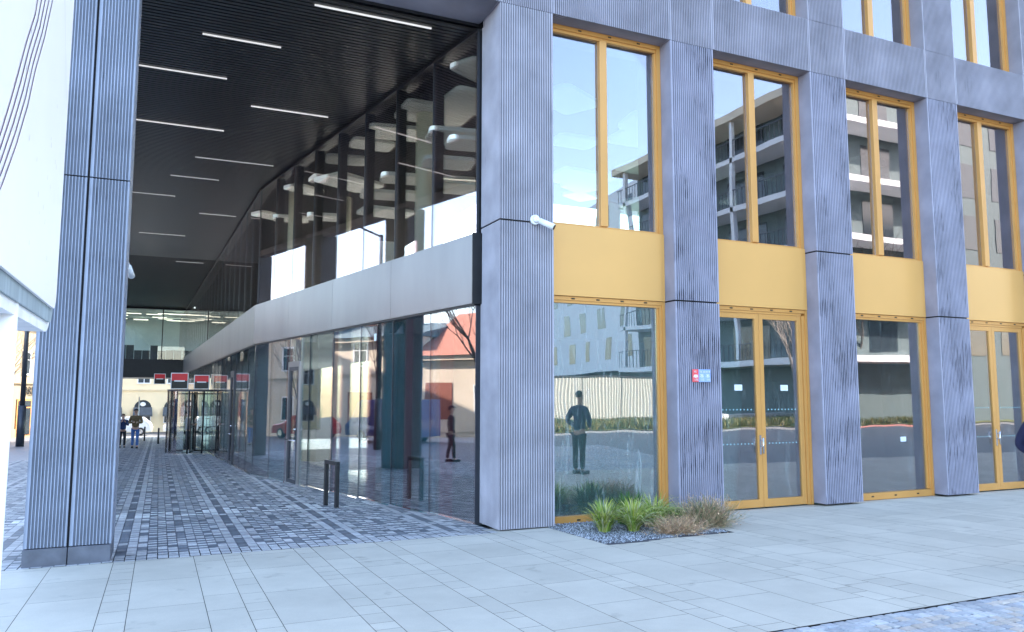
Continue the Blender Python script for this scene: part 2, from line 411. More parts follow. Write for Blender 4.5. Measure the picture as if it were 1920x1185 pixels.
# granite cobbles of the roadway by the kerb
quads = []; rs = random.Random(3)
y = 4.705
while y > -1.2:
    x = -3+rs.uniform(0, .1); ph = rs.uniform(.085, .115)
    while x < 13:
        pw = rs.uniform(.09, .15)
        def jit(): return rs.uniform(-.009, .009)
        base = rs.choice([(.36, .365, .37), (.42, .42, .42), (.33, .34, .355), (.45, .45, .445), (.46, .41, .36), (.36, .37, .385)])
        v = rs.uniform(.85, 1.12)
        arc = .05*math.sin(x*2.1)*max(0, min(1, (4.5-y)/1.2))
        arc = 0 if y > 4.55 else arc
        if True:
            quads.append(([(x+.005+jit(), min(4.70, y-ph+arc+.005+jit())), (x+pw-.005+jit(), min(4.70, y-ph+arc+.005+jit())), (x+pw-.005+jit(), min(4.71, y+arc-.004+jit())), (x+.005+jit(), min(4.71, y+arc-.004+jit()))],
                          -.008+rs.uniform(-.004, .003), (base[0]*v, base[1]*v, base[2]*v)))
        x += pw
    y -= ph
tone_mesh('cobbled_road', quads, 'cobble', skirt=.012, inset=.16)
sheet('road_bedding', [(-9, -9), (60, -9), (60, 4.70), (-9, 4.70)], -0.022, mat('sand_grout', (0.20, .20, .20), .9))
sheet('square_paving', [(-60, -9), (-9, -9), (-9, 66), (-60, 66)], -0.018, mat('square_stone', (0.3, 0.31, 0.32), 0.8, var=.2, scale=2))
sheet('front_lawn', [(6, -24), (60, -24), (60, -7.5), (6, -7.5)], 0.02, 'grassm')
sheet('cycle_lane', [(28.5, -7.4), (38, -7.4), (38, -6.3), (28.5, -6.3)], -0.012, mat('red_cycle_lane', (0.42, 0.17, 0.14), 0.8, var=.15))
sheet('sand_path', [(-20, -34), (90, -34), (90, -24.2), (-20, -24.2)], -0.01, mat('pale_path', (0.5, 0.42, 0.34), 0.9, var=.1))

# ---------------------------------------------------------------- the office building
P0, PER, PW, FY = 4.349, 3.0234, 0.868, 10.10
ZJ1, ZJ2, ZL, ZT = 4.16, 3.135, 7.435, 8.408
ROOF = 17.0
office = empty('office_building', (0, FY, 0), label='dark ribbed concrete office building with ochre window frames and a tall open passage', cat='office building')
def off(o):            # parts are written in world coordinates
    o.parent = office; o.matrix_parent_inverse = Matrix.Translation((0, -FY, 0)); return o
NB = 8
PX_ = [P0+PER*i for i in range(NB+1)]
zb = g(FY)
for i, x in enumerate(PX_):
    zj = ZJ1 if i % 2 == 0 else ZJ2
    base = zb+.018 if i == 0 else zb+(.035 if i != 1 else .02)
    bm = pillar_bm(PW, .80 if i == 0 else .34, [(base, zj-.013), (zj+.013, ZL-.008)], 21 if i != 0 else 22, ribside=18 if i == 0 else 0)
    p = off(obj('pillar', bm, ['conc_pale' if i == 0 else 'conc_streaky', 'joint'])); p.location = (x, FY, 0)
    bm = pillar_bm(PW, .34, [(ZT+.006, 11.9)], 24)
    p = off(obj('pillar', bm, ['conc', 'joint'])); p.location = (x, FY, 0)
# passage's left pillar: two ribbed halves on a smooth plinth
bm = pillar_bm(.414, .80, [(zb+.20, 4.152), (4.168, ZL-.006)], 11)
p = off(obj('pillar', bm, ['conc_blue', 'joint'])); p.location = (-1.285, FY, 0)
bm = pillar_bm(.42, .80, [(zb+.20, 4.152), (4.168, ZL-.006)], 11)
p = off(obj('pillar', bm, ['conc_blue', 'joint'])); p.location = (-.846, FY, 0)
bm = B(); box(bm, -1.29, -.862, FY-.004, FY+.8, zb-.02, zb+.19, bev=.004); box(bm, -.853, -.43, FY-.004, FY+.8, zb-.02, zb+.19, bev=.004)
off(obj('pillar_plinth', bm, 'plinth'))
bm = B(); box(bm, -.885, -.835, FY+.02, FY+.78, zb+.2, ZL-.01); off(obj('seam_backing', bm, 'joint'))
# lintel band: separate precast pieces, seams over the pillar edges
def lintel(x0, x1, dep=.34, n=None, z0=ZL, z1=ZT, y=FY):
    bm = pillar_bm(x1-x0-.006, dep, [(z0, z1)], n or max(4, int((x1-x0)/.036)))
    o = off(obj('lintel', bm, ['conc', 'joint'])); o.location = (x0+.003, y, 0); return o
for i, x in enumerate(PX_):
    lintel(x, x+PW, .80 if i == 0 else .34)
    if i < NB: lintel(x+PW, x+PER)
lintel(-1.285, -.43, .8)
lintel(-.43, P0, .80)
# second-floor band of the upper storeys (above the frame)
bm = B()
zz = 11.9
box(bm, -1.28, PX_[-1]+PW, FY, FY+.4, 11.91, ROOF)
off(obj('upper_wall', bm, 'conc'))
bm = B(); box(bm, PX_[-1]+PW, 66, FY+.05, FY+.5, zb-.3, ROOF); box(bm, 65.5, 66, FY+.5, 20.4, -1.5, ROOF-.31)
off(obj('end_wall', bm, 'conc'))
def leftx(y): return -.042*y-.62        # right-hand face line of the colonnade
bm = B(); prism(bm, [(-1.28, FY+.81), (66, FY+.81), (66, 20.5), (8.5, 20.5), (8.5, 66.4), (leftx(66.4)-.6, 66.4)], ROOF-.3, ROOF)  # L-shaped around an open court, added so sun reaches the upper rooms
off(obj('roof', bm, 'plinth'))
# colonnade on the far side of the passage
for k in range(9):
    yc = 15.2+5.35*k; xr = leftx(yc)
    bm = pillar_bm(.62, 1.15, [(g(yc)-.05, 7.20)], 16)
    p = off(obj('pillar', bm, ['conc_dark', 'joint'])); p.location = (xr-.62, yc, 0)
bm = B(); n_ = 1
prism(bm, [(-1.28, FY+.81), (leftx(FY+.8)-.05, FY+.81), (leftx(66)-.02, 66), (leftx(66)-.68, 66)], 7.12, ROOF-.31)
off(obj('colonnade_wall', bm, 'conc'))

# ceiling of the passage: black metal slats under a dark deck
CZ = 7.33
bm = B(); prism(bm, [(-1.2, FY+.80), (P0+.4, FY+.80), (WB.x+.6, WB.y), (WD.x+.6, 60), (leftx(60)+.0, 60)], CZ+.06, CZ+.2)
off(obj('ceiling_deck', bm, 'black'))
bm = B(); y = FY+.82
while y < 60:
    box(bm, leftx(y)+.01 if y > 11.3 else -1.15, wallx(y)+.3, y, y+.072, CZ, CZ+.03); y += .105 if y < 35 else .21
off(obj('ceiling_slats', bm, 'slat'))
def pass_light(xa, xb, y, which, m_='led'):
    bm = B(); box(bm, -(xb-xa)/2, (xb-xa)/2, -.009, .009, -.012, .012, 0)
    o = obj('ceiling_light', bm, m_, loc=((xa+xb)/2, y, CZ-.010))
    return tag(o, which, 'ceiling light', 'thin white light strips in the passage ceiling')

# ---- windows of the street front
def notches(bm, x0, x1, y, z, n, mi=1):
    for k in range(n):
        xc = x0+(x1-x0)*(k+.5)/n; box(bm, xc-.03, xc+.03, y-.003, y+.01, z-.012, z+.012, mi)
WY = FY+.28           # front of the frames
def upper_window(x0, x1, z0, z1):
    w = empty('window', (x0, WY, z0)); off(w); w.parent = office; w.matrix_parent_inverse = Matrix.Translation((0, -FY, 0))
    W = x1-x0; H = z1-z0
    bm = B()
    box(bm, 0, .075, 0, .12, 0, H); box(bm, W-.075, W, 0, .12, 0, H)          # jambs
    box(bm, W-.11, W-.077, .02, .12, 0, H-.13); box(bm, .077, .11, .02, .12, 0, H-.13)
    box(bm, .077, W-.077, 0, .12, H-.07, H); box(bm, .077, W-.077, .022, .12, H-.12, H-.072)
    box(bm, .112, W-.112, .02, .12, 0, .035)
    notches(bm, .35, W-.15, .0, H-.035, 3)
    obj('frame', bm, ['gold', 'golddark'], w)
    bm = B(); c = W/2-.03; box(bm, c-.065, c+.065, -.012, .1, .037, H-.122, bev=.005)
    obj('mullion', bm, 'gold', w)
    for a, b in ((.112, c-.066), (c+.066, W-.112)):
        bm = B(); box(bm, a, b, .065, .073, .037, H-.122); obj('glass_pane', bm, 'g_fac', w)
    # inner dark reveal and roller-blind cassette
    bm = B(); box(bm, .10, W-.10, .13, .42, H-.13, H-.02); box(bm, W-.16, W-.10, .13, .45, 0, H-.131); box(bm, .10, .16, .13, .45, 0, H-.131)
    obj('inner_reveal', bm, 'black', w)
    return w
def spandrel(x0, x1, z0, z1):
    bm = B(); box(bm, x0+.005, x1-.075, WY-.035, WY+.1, z0, z1, bev=.004)
    box(bm, x1-.073, x1-.002, WY-.02, WY+.1, z0, z1, bev=.003)
    return off(obj('spandrel_panel', bm, 'goldpanel'))
def lower_window(x0, x1, z0, z1, dirty):
    w = empty('window', (x0, WY, z0)); w.parent = office; w.matrix_parent_inverse = Matrix.Translation((0, -FY, 0))
    W = x1-x0; H = z1-z0
    bm = B()
    for a, b in ((0, .05), (W-.05, W)): box(bm, a, b, -.01, .12, 0, H)
    for a, b in ((.052, .10), (W-.10, W-.052)): box(bm, a, b, .008, .12, .13, H-.10)
    for a, b in ((.102, .135), (W-.135, W-.102)): box(bm, a, b, .03, .12, .13, H-.10)
    box(bm, .052, W-.052, -.004, .12, H-.058, H); box(bm, .052, W-.052, .012, .12, H-.098, H-.06)
    box(bm, .052, W-.052, .0, .12, 0, .12)
    notches(bm, .25, W-.15, -.004, H-.03, 4); notches(bm, .25, W-.15, .0, .06, 3)
    obj('frame', bm, ['gold', 'golddark'], w)
    bm = B(); box(bm, .137, W-.137, .055, .063, .122, H-.10); obj('glass_pane', bm, 'g_dirty' if dirty else 'g_low', w)
    return w
def double_door(x0, x1, z0, z1):
    w = empty('double_door', (x0, WY, z0)); w.parent = office; w.matrix_parent_inverse = Matrix.Translation((0, -FY, 0))
    W = x1-x0; H = z1-z0
    bm = B()
    for a, b in ((0, .05), (W-.05, W)): box(bm, a, b, -.01, .12, 0, H)
    for a, b in ((.052, .10), (W-.12, W-.052)): box(bm, a, b, .008, .12, 0, H-.10)
    box(bm, .052, W-.052, -.004, .12, H-.058, H); box(bm, .102, W-.122, .012, .12, H-.10, H-.06)
    notches(bm, .25, W-.15, -.004, H-.03, 4)
    obj('frame', bm, ['gold', 'golddark'], w)
    c = W/2
    for s, (a, b) in enumerate(((.104, c-.003), (c+.003, W-.124))):
        bm = B(); t = .085
        box(bm, a, a+t, .022, .09, .01, H-.102, bev=.003); box(bm, b-t, b, .022, .09, .01, H-.102, bev=.003)
        box(bm, a+t, b-t, .024, .088, .01, .14); box(bm, a+t, b-t, .024, .088, H-.19, H-.102)
        obj('door_leaf', bm, 'gold', w)
        bm = B(); box(bm, a+t, b-t, .05, .058, .14, H-.19)
        for zc in (1.05, 1.62):
            k = a+t+.08
            while k < b-t-.06:
                quad(bm, [(k, .0485, zc), (k+.022, .0485, zc), (k+.022, .0485, zc+.022), (k, .0485, zc+.022)], 1); k += .075
        obj('glass_pane', bm, ['g_low', 'dots'], w)
    bm = B(); tube(bm, (c-.045, .0, 1.02), (c-.045, -.055, 1.02), .014); tube(bm, (c-.045, -.055, .90), (c-.045, -.055, 1.16), .014)
    tube(bm, (c-.045, .0, 1.12), (c-.045, -.055, 1.12), .012); box(bm, c-.065, c-.025, .012, .021, .88, 1.2)
    obj('handle', bm, 'chrome', w)
    return w
for i in range(NB):
    x0, x1 = PX_[i]+PW, PX_[i+1]
    spandrel(x0, x1, ZJ2+.005, 4.235)
    upper_window(x0+.003, x1-.003, 4.237, ZL-.004)
    if i % 2 == 0: lower_window(x0+.003, x1-.003, zb-.03 if i == 0 else zb, ZJ2, i == 0)
    else: double_door(x0+.003, x1-.003, zb+.004, ZJ2)
    upper_window(x0+.003, x1-.003, ZT+.004, 11.9)

# ---- glass wall of the passage
SPT, SPB = 4.07, 3.01
def wall_run(A_, B_, n, first):
    """yields (i, p, q) along the wall"""
    for i in range(n): yield i, A_.lerp(B_, i/n), A_.lerp(B_, (i+1)/n)
def vplate(bm, p, q, z0, z1, t=.012, side=1, mi=0, zf=None):
    d = (q-p).normalized(); nrm = Vector((d.y, -d.x))*side*t    # towards the rooms
    pts = [(p.x, p.y), (p.x+nrm.x, p.y+nrm.y), (q.x+nrm.x, q.y+nrm.y), (q.x, q.y)]
    prism(bm, pts, z0, z1, mi)
def out(p, q, k):        # shift a segment by k towards the passage
    d = (q-p).normalized(); nn = Vector((-d.y, d.x))*k
    return p+nn, q+nn
panels = [(p, q, i, 1) for i, p, q in wall_run(WA, WB, 8, 1)] + [(p, q, i, 2) for i, p, q in wall_run(WB, WD, 30, 2)]
DOORS = []
for p, q, i, run in panels:
    d = (q-p).normalized(); e = d*.008
    gy = g((p.y+q.y)/2)
    if run == 2 and 9 <= i <= 11:          # the revolving door stands here
        bm = B(); vplate(bm, p+e, q-e, 2.35, SPB-.02); off(obj('glass_panel', bm, 'g_pas_low'))
    elif run == 1 and i == 5:
        L = (q-p).length
        bm = B(); m_ = p+d*(L-.05); s_ = p+d*(L-.85)
        vplate(bm, p+e, s_-e, gy+.04, SPB-.02); off(obj('glass_panel', bm, 'g_pas_low'))
        DOORS.append((s_, m_, gy)); bm = B(); vplate(bm, s_+e, m_, 2.42, SPB-.02); off(obj('glass_panel', bm, 'g_pas_low'))
    else:
        bm = B(); vplate(bm, p+e, q-e, gy+.04, SPB-.02); off(obj('glass_panel', bm, 'g_clear' if run == 2 and i < 12 else 'g_pas_low'))
        if run == 2 and i == 3: DOORS.append((p+d*.1, p+d*1.1, gy))
    bm = B(); vplate(bm, p+e, q-e, SPT, CZ-.02); off(obj('glass_panel', bm, 'g_pas'))
    # joints, floor rail and posts behind the joint
    bm = B(); a, b = p-d*.009, p+d*.009; vplate(bm, a, b, gy+.04, SPB-.03, t=.02); a2, b2 = a, b; vplate(bm, a2, b2, SPT, CZ-.02, t=.02)
    off(obj('glazing_joint', bm, 'darkframe'))
    bm = B(); a, b = out(p, q, .03); vplate(bm, a, b, gy-.05, gy+.035, t=.06); off(obj('floor_rail', bm, 'chrome'))
    if run == 1:
        bm = B(); a = p+d*.0+Vector((d.y, -d.x))*.05; b = a+Vector((d.y, -d.x))*.16
        vplate(bm, a, b, SPT, CZ-.03, t=.10, side=-1); off(obj('inner_post', bm, 'black'))
# top rail
for p, q in ((WA, WB), (WB, WD)):
    bm = B(); a, b = out(p, q, .015); vplate(bm, a, b, CZ-.055, CZ-.002, t=.05); off(obj('top_rail', bm, 'black'))
# brushed steel band
def band(p, q, n):
    for i in range(n):
        a, b = p.lerp(q, i/n), p.lerp(q, (i+1)/n); d = (b-a).normalized()
        a, b = out(a+d*.004, b-d*.004, .055)
        bm = B(); vplate(bm, a, b, SPB, SPT, t=.14); off(obj('steel_band_panel', bm, 'steel'))
    a, b = out(p, q, .035); bm = B(); vplate(bm, a, b, SPB-.03, SPB-.003, t=.16); off(obj('band_soffit', bm, 'black'))
band(WA, WB, 4); band(WB, WD, 14)
# dark end cheek by the corner pillar
bm = B(); prism(bm, [(WA.x-.068, WA.y-.03), (P0+.02, WA.y-.03), (P0+.02, WA.y-.002), (WA.x-.068, WA.y-.002)], SPB-.01, SPT+.01); off(obj('end_cheek', bm, 'black'))
bm = B(); box(bm, WA.x+.02, P0+.05, WA.y+.02, WA.y+.12, g(10.8), CZ); off(obj('corner_jamb', bm, 'darkframe'))
for s_, m_, gy in DOORS:
    d = (m_-s_).normalized()
    w = empty('glass_door', (0, 0, 0)); off(w)
    def fr(a, b, z0, z1, k=.035, t=.07):
        bm_ = fr.bm; aa, bb = out(s_+d*a, s_+d*b, k); vplate(bm_, aa, bb, z0, z1, t=t)
    L = (m_-s_).length
    fr.bm = B(); fr(0, .05, gy+.01, 2.42); fr(L-.05, L, gy+.01, 2.42); fr(.05, L-.05, 2.30, 2.42)
    obj('door_frame', fr.bm, 'steel' if s_.y < 20 else 'darkframe', w)
    fr.bm = B(); fr(.055, .14, gy+.02, 2.295, .025); fr(L-.14, L-.055, gy+.02, 2.295, .025); fr(.14, L-.14, gy+.02, gy+.12, .025); fr(.14, L-.14, 2.21, 2.295, .025)
    obj('door_leaf', fr.bm, 'darkframe', w)
    fr.bm = B(); fr(.14, L-.14, gy+.12, 2.21, .0, .01); obj('glass_pane', fr.bm, 'g_pas_low', w)
    bm = B(); nn = Vector((-d.y, d.x))
    def P3(a, k, z): v = s_+d*a+nn*k; return (v.x, v.y, z)
    tube(bm, P3(-.02, .09, gy+1.02), P3(L-.02, .09, gy+1.02), .013); tube(bm, P3(.1, .03, gy+1.02), P3(.1, .09, gy+1.02), .01); tube(bm, P3(L-.1, .03, gy+1.02), P3(L-.1, .09, gy+1.02), .01)
    tube(bm, P3(.10, .03, gy+1.28), P3(.10, .08, gy+1.28), .028); tube(bm, P3(.10, .08, gy+1.28), P3(.2, .085, gy+1.28), .01)
    obj('handle', bm, 'chrome', w)

# ---- revolving door
rvx, rvy, rvr = 1.42, 36.3, 1.08
gz = g(rvy)
rv = empty('revolving_door', (rvx, rvy, gz)); off(rv)
bm = B(); n = 40
for k in range(n):
    t0, t1 = 2*math.pi*k/n, 2*math.pi*(k+1)/n
    prism(bm, [(rvr*math.cos(t0), rvr*math.sin(t0)), (rvr*math.cos(t1), rvr*math.sin(t1)), ((rvr+.03)*math.cos(t1), (rvr+.03)*math.sin(t1)), ((rvr+.03)*math.cos(t0), (rvr+.03)*math.sin(t0))][::-1], 0.0, .06)
obj('base_ring', bm, 'chrome', rv)
bm = B()
for k in range(n):
    t0, t1 = 2*math.pi*k/n, 2*math.pi*(k+1)/n
    prism(bm, [(0.001*math.cos(t0), 0.001*math.sin(t0)), ((rvr+.04)*math.cos(t0), (rvr+.04)*math.sin(t0)), ((rvr+.04)*math.cos(t1), (rvr+.04)*math.sin(t1))], 2.62, 2.70)
obj('canopy', bm, 'darkframe', rv)
for (ta, tb) in ((170, 255), (285, 330), (20, 80), (100, 150)):
    bm = B(); m_ = 10
    for k in range(m_):
        t0, t1 = R(ta+(tb-ta)*k/m_), R(ta+(tb-ta)*(k+1)/m_)
        prism(bm, [(rvr*math.cos(t0), rvr*math.sin(t0)), ((rvr+.015)*math.cos(t0), (rvr+.015)*math.sin(t0)), ((rvr+.015)*math.cos(t1), (rvr+.015)*math.sin(t1)), (rvr*math.cos(t1), rvr*math.sin(t1))], .06, 2.62)
    obj('curved_glass', bm, 'g_clear', rv)
for ta in (170, 255, 285, 330, 20, 150):
    bm = B(); x, y = (rvr+.01)*math.cos(R(ta)), (rvr+.01)*math.sin(R(ta)); tube(bm, (x, y, .05), (x, y, 2.63), .035, n=8); obj('drum_post', bm, 'black', rv)
for k in range(3):
    a = R(20+120*k); bm = B(); c_, s_ = math.cos(a), math.sin(a)
    prism(bm, [(.05*c_-.01*s_, .05*s_+.01*c_), (.05*c_+.01*s_, .05*s_-.01*c_), (1.0*c_+.01*s_, 1.0*s_-.01*c_), (1.0*c_-.01*s_, 1.0*s_+.01*c_)], .12, 2.5)
    w = obj('rotating_wing', bm, 'g_clear', rv)
    bm = B()
    for r_ in (.06, 1.0): tube(bm, (r_*c_, r_*s_, .07), (r_*c_, r_*s_, 2.6), .03, n=6)
    tube(bm, (.06*c_, .06*s_, .1), (1.0*c_, 1.0*s_, .1), .03, n=6); tube(bm, (.06*c_, .06*s_, 2.52), (1.0*c_, 1.0*s_, 2.52), .03, n=6)
    tube(bm, (.15*c_, .15*s_, 1.1), (.95*c_, .95*s_, 1.1), .018, n=6)
    obj('wing_frame', bm, 'black', w)
def bank_sign(x, y, z, s, rz, label):
    w = empty('logo_sign', (x, y, z), rz, label, 'sign', None)
    bm = B(); box(bm, -.5*s, .5*s, 0, .12, 0, 1.0*s, bev=.01); obj('sign_box', bm, 'white', w)
    bm = B(); box(bm, -.45*s, .45*s, -.006, -.001, .52*s, .95*s); obj('red_field', bm, 'redsign', w)
    bm = B(); box(bm, -.45*s, .45*s, -.006, -.001, .05*s, .52*s-.001); obj('black_field', bm, 'blacksign', w)
    bm = B(); box(bm, -.30*s, .30*s, -.011, -.0065, .46*s, .54*s); obj('white_bar', bm, 'white', w)
    return w
bank_sign(.74, 35.4, gz+2.71, .68, -.12, 'red and black logo sign with a white bar on top of the revolving door')
bank_sign(1.60, 35.4, gz+2.71, .6, -.12, 'paler red and black logo sign with a white bar right beside the glass wall')  # mirror image of the first sign, built as a solid sign
bank_sign(-.02, 50.5, 2.25, .62, 0, 'small red and black logo sign hanging under the footbridge at the end of the passage')

# ---- bridge of offices across the end of the passage
BY = 56.0
def bl(v): return leftx(v)-.4
w = empty('bridge_block', (0, 0, 0)); off(w)
bm = B(); box(bm, leftx(BY)-1.2, wallx(BY)+.1, BY, BY+.15, 2.75, 3.93); box(bm, leftx(BY)-1.2, wallx(BY)+.1, BY+.15, BY+8, 2.80, 3.2)
obj('bridge_spandrel', bm, 'black', w)
bm = B()
for a, b in ((leftx(BY)-1.2, -.02), (.04, wallx(BY)+.1)): box(bm, a, b, BY+.05, BY+.062, 3.94, 7.3)
obj('bridge_glass', bm, 'g_clear', w)
bm = B(); box(bm, -.02, .04, BY, BY+.12, 3.94, 7.3); box(bm, leftx(BY)-1.2, wallx(BY)+.1, BY-.02, BY+.1, 7.22, 7.36); obj('bridge_mullion', bm, 'black', w)
bm = B(); box(bm, leftx(BY)-1.2, 6, BY+.3, BY+8, 7.28, 7.4); box(bm, leftx(BY)-1.2, 6, BY+8, BY+8.1, 3.2, 7.4); obj('bridge_interior', bm, 'wall_in', w)
bm = B(); rs = random.Random(5)
for k in range(17):
    x = rs.uniform(-3.3, 1.5); y = BY+.8+rs.random()*6.5
    box(bm, x, x+.95, y, y+.09, 7.08, 7.12)
tag(obj('lamp_strip', bm, 'lamp_on', w), kind='stuff')
bm = B()
for k in range(9):
    x = -3.2+k*.5; h = rs.choice([.45, .5, .8]); box(bm, x, x+.47, BY+3, BY+3.3, 4.0, 4.2+h)
obj('office_furniture', bm, 'wall_dark', w)

# ---- rooms behind the glass
w = empty('interior', (0, 0, 0)); off(w)
bm = B()
prism(bm, [(WA.x+.3, FY+.45), (40, FY+.45), (40, 20.3), (8.4, 20.3), (8.4, 60), (WB.x+.2, 60), (WB.x+.12, WB.y)], 3.15, 4.02, 1)
obj('floor_slab', bm, ['floor_in', 'floor_in'], w)
bm = B(); prism(bm, [(WA.x+.12, FY+.42), (65, FY+.42), (65, 20.4), (8.4, 20.4), (8.4, 60), (WD.x+1, 60), (WB.x+.12, WB.y)], 7.335, 8.5); obj('upper_ceiling', bm, 'ceil_in', w)  # same open rear as the roof, so sun lights the upper room
bm = B(); prism(bm, [(WA.x+.12, FY+.42), (40, FY+.42), (40, 46), (WD.x+1, 46), (WB.x+.12, WB.y)], -.95, -.9)
prism(bm, [(WA.x+.3, FY+.45), (40, FY+.45), (40, 23), (WB.x+.6, 23)], lambda x, y: g(y)-.06, lambda x, y: g(y)-.02)
obj('room_floor', bm, 'floor_in', w)
bm = B(); box(bm, 3.0, 8.3, 59, 59.2, 4.02, 7.33); box(bm, 39.8, 40, FY+.5, 20.3, -1, 12)
obj('back_wall', bm, 'black', w)
bm = B(); box(bm, 4.6, 40, 18.5, 18.7, -.8, 3.14); box(bm, 2.9, 3.0, 22.5, 44, -1.2, 3.14)
obj('ground_floor_wall', bm, 'wall_in', w)
bm = B()
for (x, y) in ((9.6, 13.2), (12.9, 14.4), (15.6, 13.0), (21, 14)): tube(bm, (x, y, -.4), (x, y, 3.14), .22, n=24)
obj('ground_floor_columns', bm, 'wall_in', w)
for (x, y, r_) in ((4.37, 13.75, .17), (2.99, 20.6, .13), (9.8, 15.9, .2), (15.0, 16, .2), (4.4, 20.9, .16)):
    bm = B(); tube(bm, (x, y, 4.02), (x, y, 7.0), r_, n=32); tube(bm, (x, y, 7.0), (x, y, 7.33), r_*.6, n=32, mi=1)
    obj('round_column', bm, ['cream', 'black'], w)
# pale partitions seen through the upper windows
bm = B(); box(bm, 10.9, 16, 12.6, 12.7, 4.02, 6.2); box(bm, 17.0, 24, 12.4, 12.5, 4.02, 6.6); box(bm, 8.9, 10.4, 11.4, 11.45, 4.02, 5.0)
obj('partition', bm, 'wall_in', w)
bm = B(); box(bm, WA.x+.2, 40, FY+.5, FY+.52, 12.0, 12.02); box(bm, WA.x+.2, 65, 16, 16.1, 8.5, ROOF-.32); box(bm, WA.x+.2, 40, FY+.45, 16, 11.95, 12.05)
obj('second_floor_room', bm, 'wall_in', w)
# curtains and fins behind the passage's lower glass
def inside(t, k): # point at fraction t along first run, k metres inside
    p = WA.lerp(WB, t); d = (WB-WA).normalized(); return p+Vector((d.y, -d.x))*k
for t, wd, m_ in ((.08, .42, 'redwood'), (.128, .55, 'tealcurtain'), (.205, .30, 'redwood'), (.235, .15, 'tealcurtain'), (.255, .62, 'tealcurtain'), (.335, .34, 'redwood'), (.45, .5, 'tealcurtain'), (.51, .22, 'redwood'), (.70, .5, 'tealcurtain'), (.775, .25, 'redwood'), (.80, 1.2, 'tealcurtain')):
    p = inside(t, .13); d = (WB-WA).normalized(); q = p+d*wd
    bm = B(); n = max(3, int(wd/.04)); pts = []
    for k in range(n+1):
        c = p.lerp(q, k/n)+Vector((d.y, -d.x))*(.03*math.sin(k*2.2)); pts.append(c)
    for a, b in zip(pts[:-1], pts[1:]): vplate(bm, a, b, g(p.y), 3.1, t=.01)
    obj('curtain', bm, m_, w)

# hanging acoustic panels (rounded plates)
def baffle_bm(w_, d_, t_=.07, r_=.12):
    pts = []
    for cx, cy, a0 in ((w_/2-r_, d_/2-r_, 0), (-w_/2+r_, d_/2-r_, 90), (-w_/2+r_, -d_/2+r_, 180), (w_/2-r_, -d_/2+r_, 270)):
        for k in range(5):
            a = R(a0+90*k/4); pts.append((cx+r_*math.cos(a), cy+r_*math.sin(a)))
    bm = B(); prism(bm, pts, -t_/2, t_/2); return bm
CEILP = []
protos = {'S': obj('acoustic_panel', baffle_bm(.9, .62), 'baffle'), 'M': obj('acoustic_panel', baffle_bm(1.15, .8), 'baffle'), 'B': obj('acoustic_panel', baffle_bm(1.35, 1.0), 'baffle')}
ang = -math.atan(.1713)
spots = [(4.62, 11.62, 7.01, 'S', 'acoustic panel highest beside the corner pillar behind the passage glass'), (4.98, 12.46, 6.8, 'B', 'largest acoustic panel behind the first passage glass, near the corner pillar'),
         (4.55, 13.75, 6.98, 'B', 'large acoustic panel just in front of the cream column'), (4.61, 12.49, 6.14, 'M', None), (4.22, 15.18, 7.01, 'M', None), (3.92, 16.05, 6.98, 'S', None),
         (3.45, 18.17, 6.68, 'S', None), (3.77, 17.51, 6.5, 'B', None), (3.14, 19.94, 6.86, 'S', None), (4.02, 15.46, 5.75, 'S', None), (4.14, 14.32, 5.81, 'S', None), (4.5, 12.79, 5.75, 'S', None),
         (5.5, 12.9, 6.35, 'S', None), (4.57, 11.72, 5.78, 'S', None), (4.48, 16.96, 5.75, 'M', None), (5.28, 14.29, 5.75, 'M', None), (3.44, 18.39, 5.84, 'S', None), (2.65, 22.8, 6.74, 'S', None),
         (4.64, 15.3, 5.75, 'S', None), (3.66, 17.44, 7.0, 'S', None), (2.98, 20.94, 6.29, 'S', None)]
rs = random.Random(12)
for iy, y in enumerate([11.6, 13.0, 14.4, 15.9, 17.5]):
    for ix in range(6): spots.append((6.3+ix*1.75+(iy % 2)*.8+rs.uniform(-.15, .15), y+rs.uniform(-.2, .2), rs.choice([6.3, 6.55, 6.8]), rs.choice('SMB'), None))
used = set()
for x, y, z, kd, lb in spots:
    if kd in used:
        o = protos[kd].copy(); COL.objects.link(o)
    else: o = protos[kd]; used.add(kd)
    o.location = (x, y, z); o.rotation_euler = (0, 0, ang*-1*0+rs.choice([0, .1, -.17, -.17, .5]))
    o['category'] = 'ceiling panel'; o['group'] = 'white acoustic panels hanging in the upper room'
    o['label'] = lb or 'white rounded acoustic panel hanging from the dark ceiling behind the upper glass'

# ---------------------------------------------------------------- lights in the passage ceiling
LR = [(-.02, 0)]
ROWS = [(1.83, 3.62, 11.12, 'nearest light strip in the passage ceiling, by the lintel'),
        (.38, 1.58, 12.78, 'second light strip from the lintel, middle of the passage ceiling'),
        (-.62, .87, 14.5, 'light strip third from the lintel, beside the left pillar'),
        (1.41, 2.92, 15.72, 'light strip fourth from the lintel, near the glass wall'),
        (-.75, 1.03, 17.5, 'light strip fifth from the lintel, beside the left pillar'),
        (.54, 2.35, 19.75, 'light strip sixth from the lintel, near the glass wall'),
        (0.02, 1.2, 21.7, 'light strip seventh from the lintel, middle of the ceiling'),
        (-1.0, .17, 24.0, 'light strip eighth from the lintel, by the colonnade')]
M['led_far'] = mat('dim_led_strip', (0.6, 0.6, 0.6), 0.5, emit=((1.0, 0.95, 0.90), 0.03))
for q_, (xa, xb, y, lb) in enumerate(ROWS): pass_light(xa, xb, y, lb, 'led' if q_ < 5 else 'led_far')
for k, (xa, xb, y) in enumerate(((.9, 2.0, 26.0), (-.9, .6, 30.0), (.4, 1.5, 36.0))):
    o = pass_light(xa, xb, y, 'faint light strip in the far half of the passage ceiling', 'led_far')

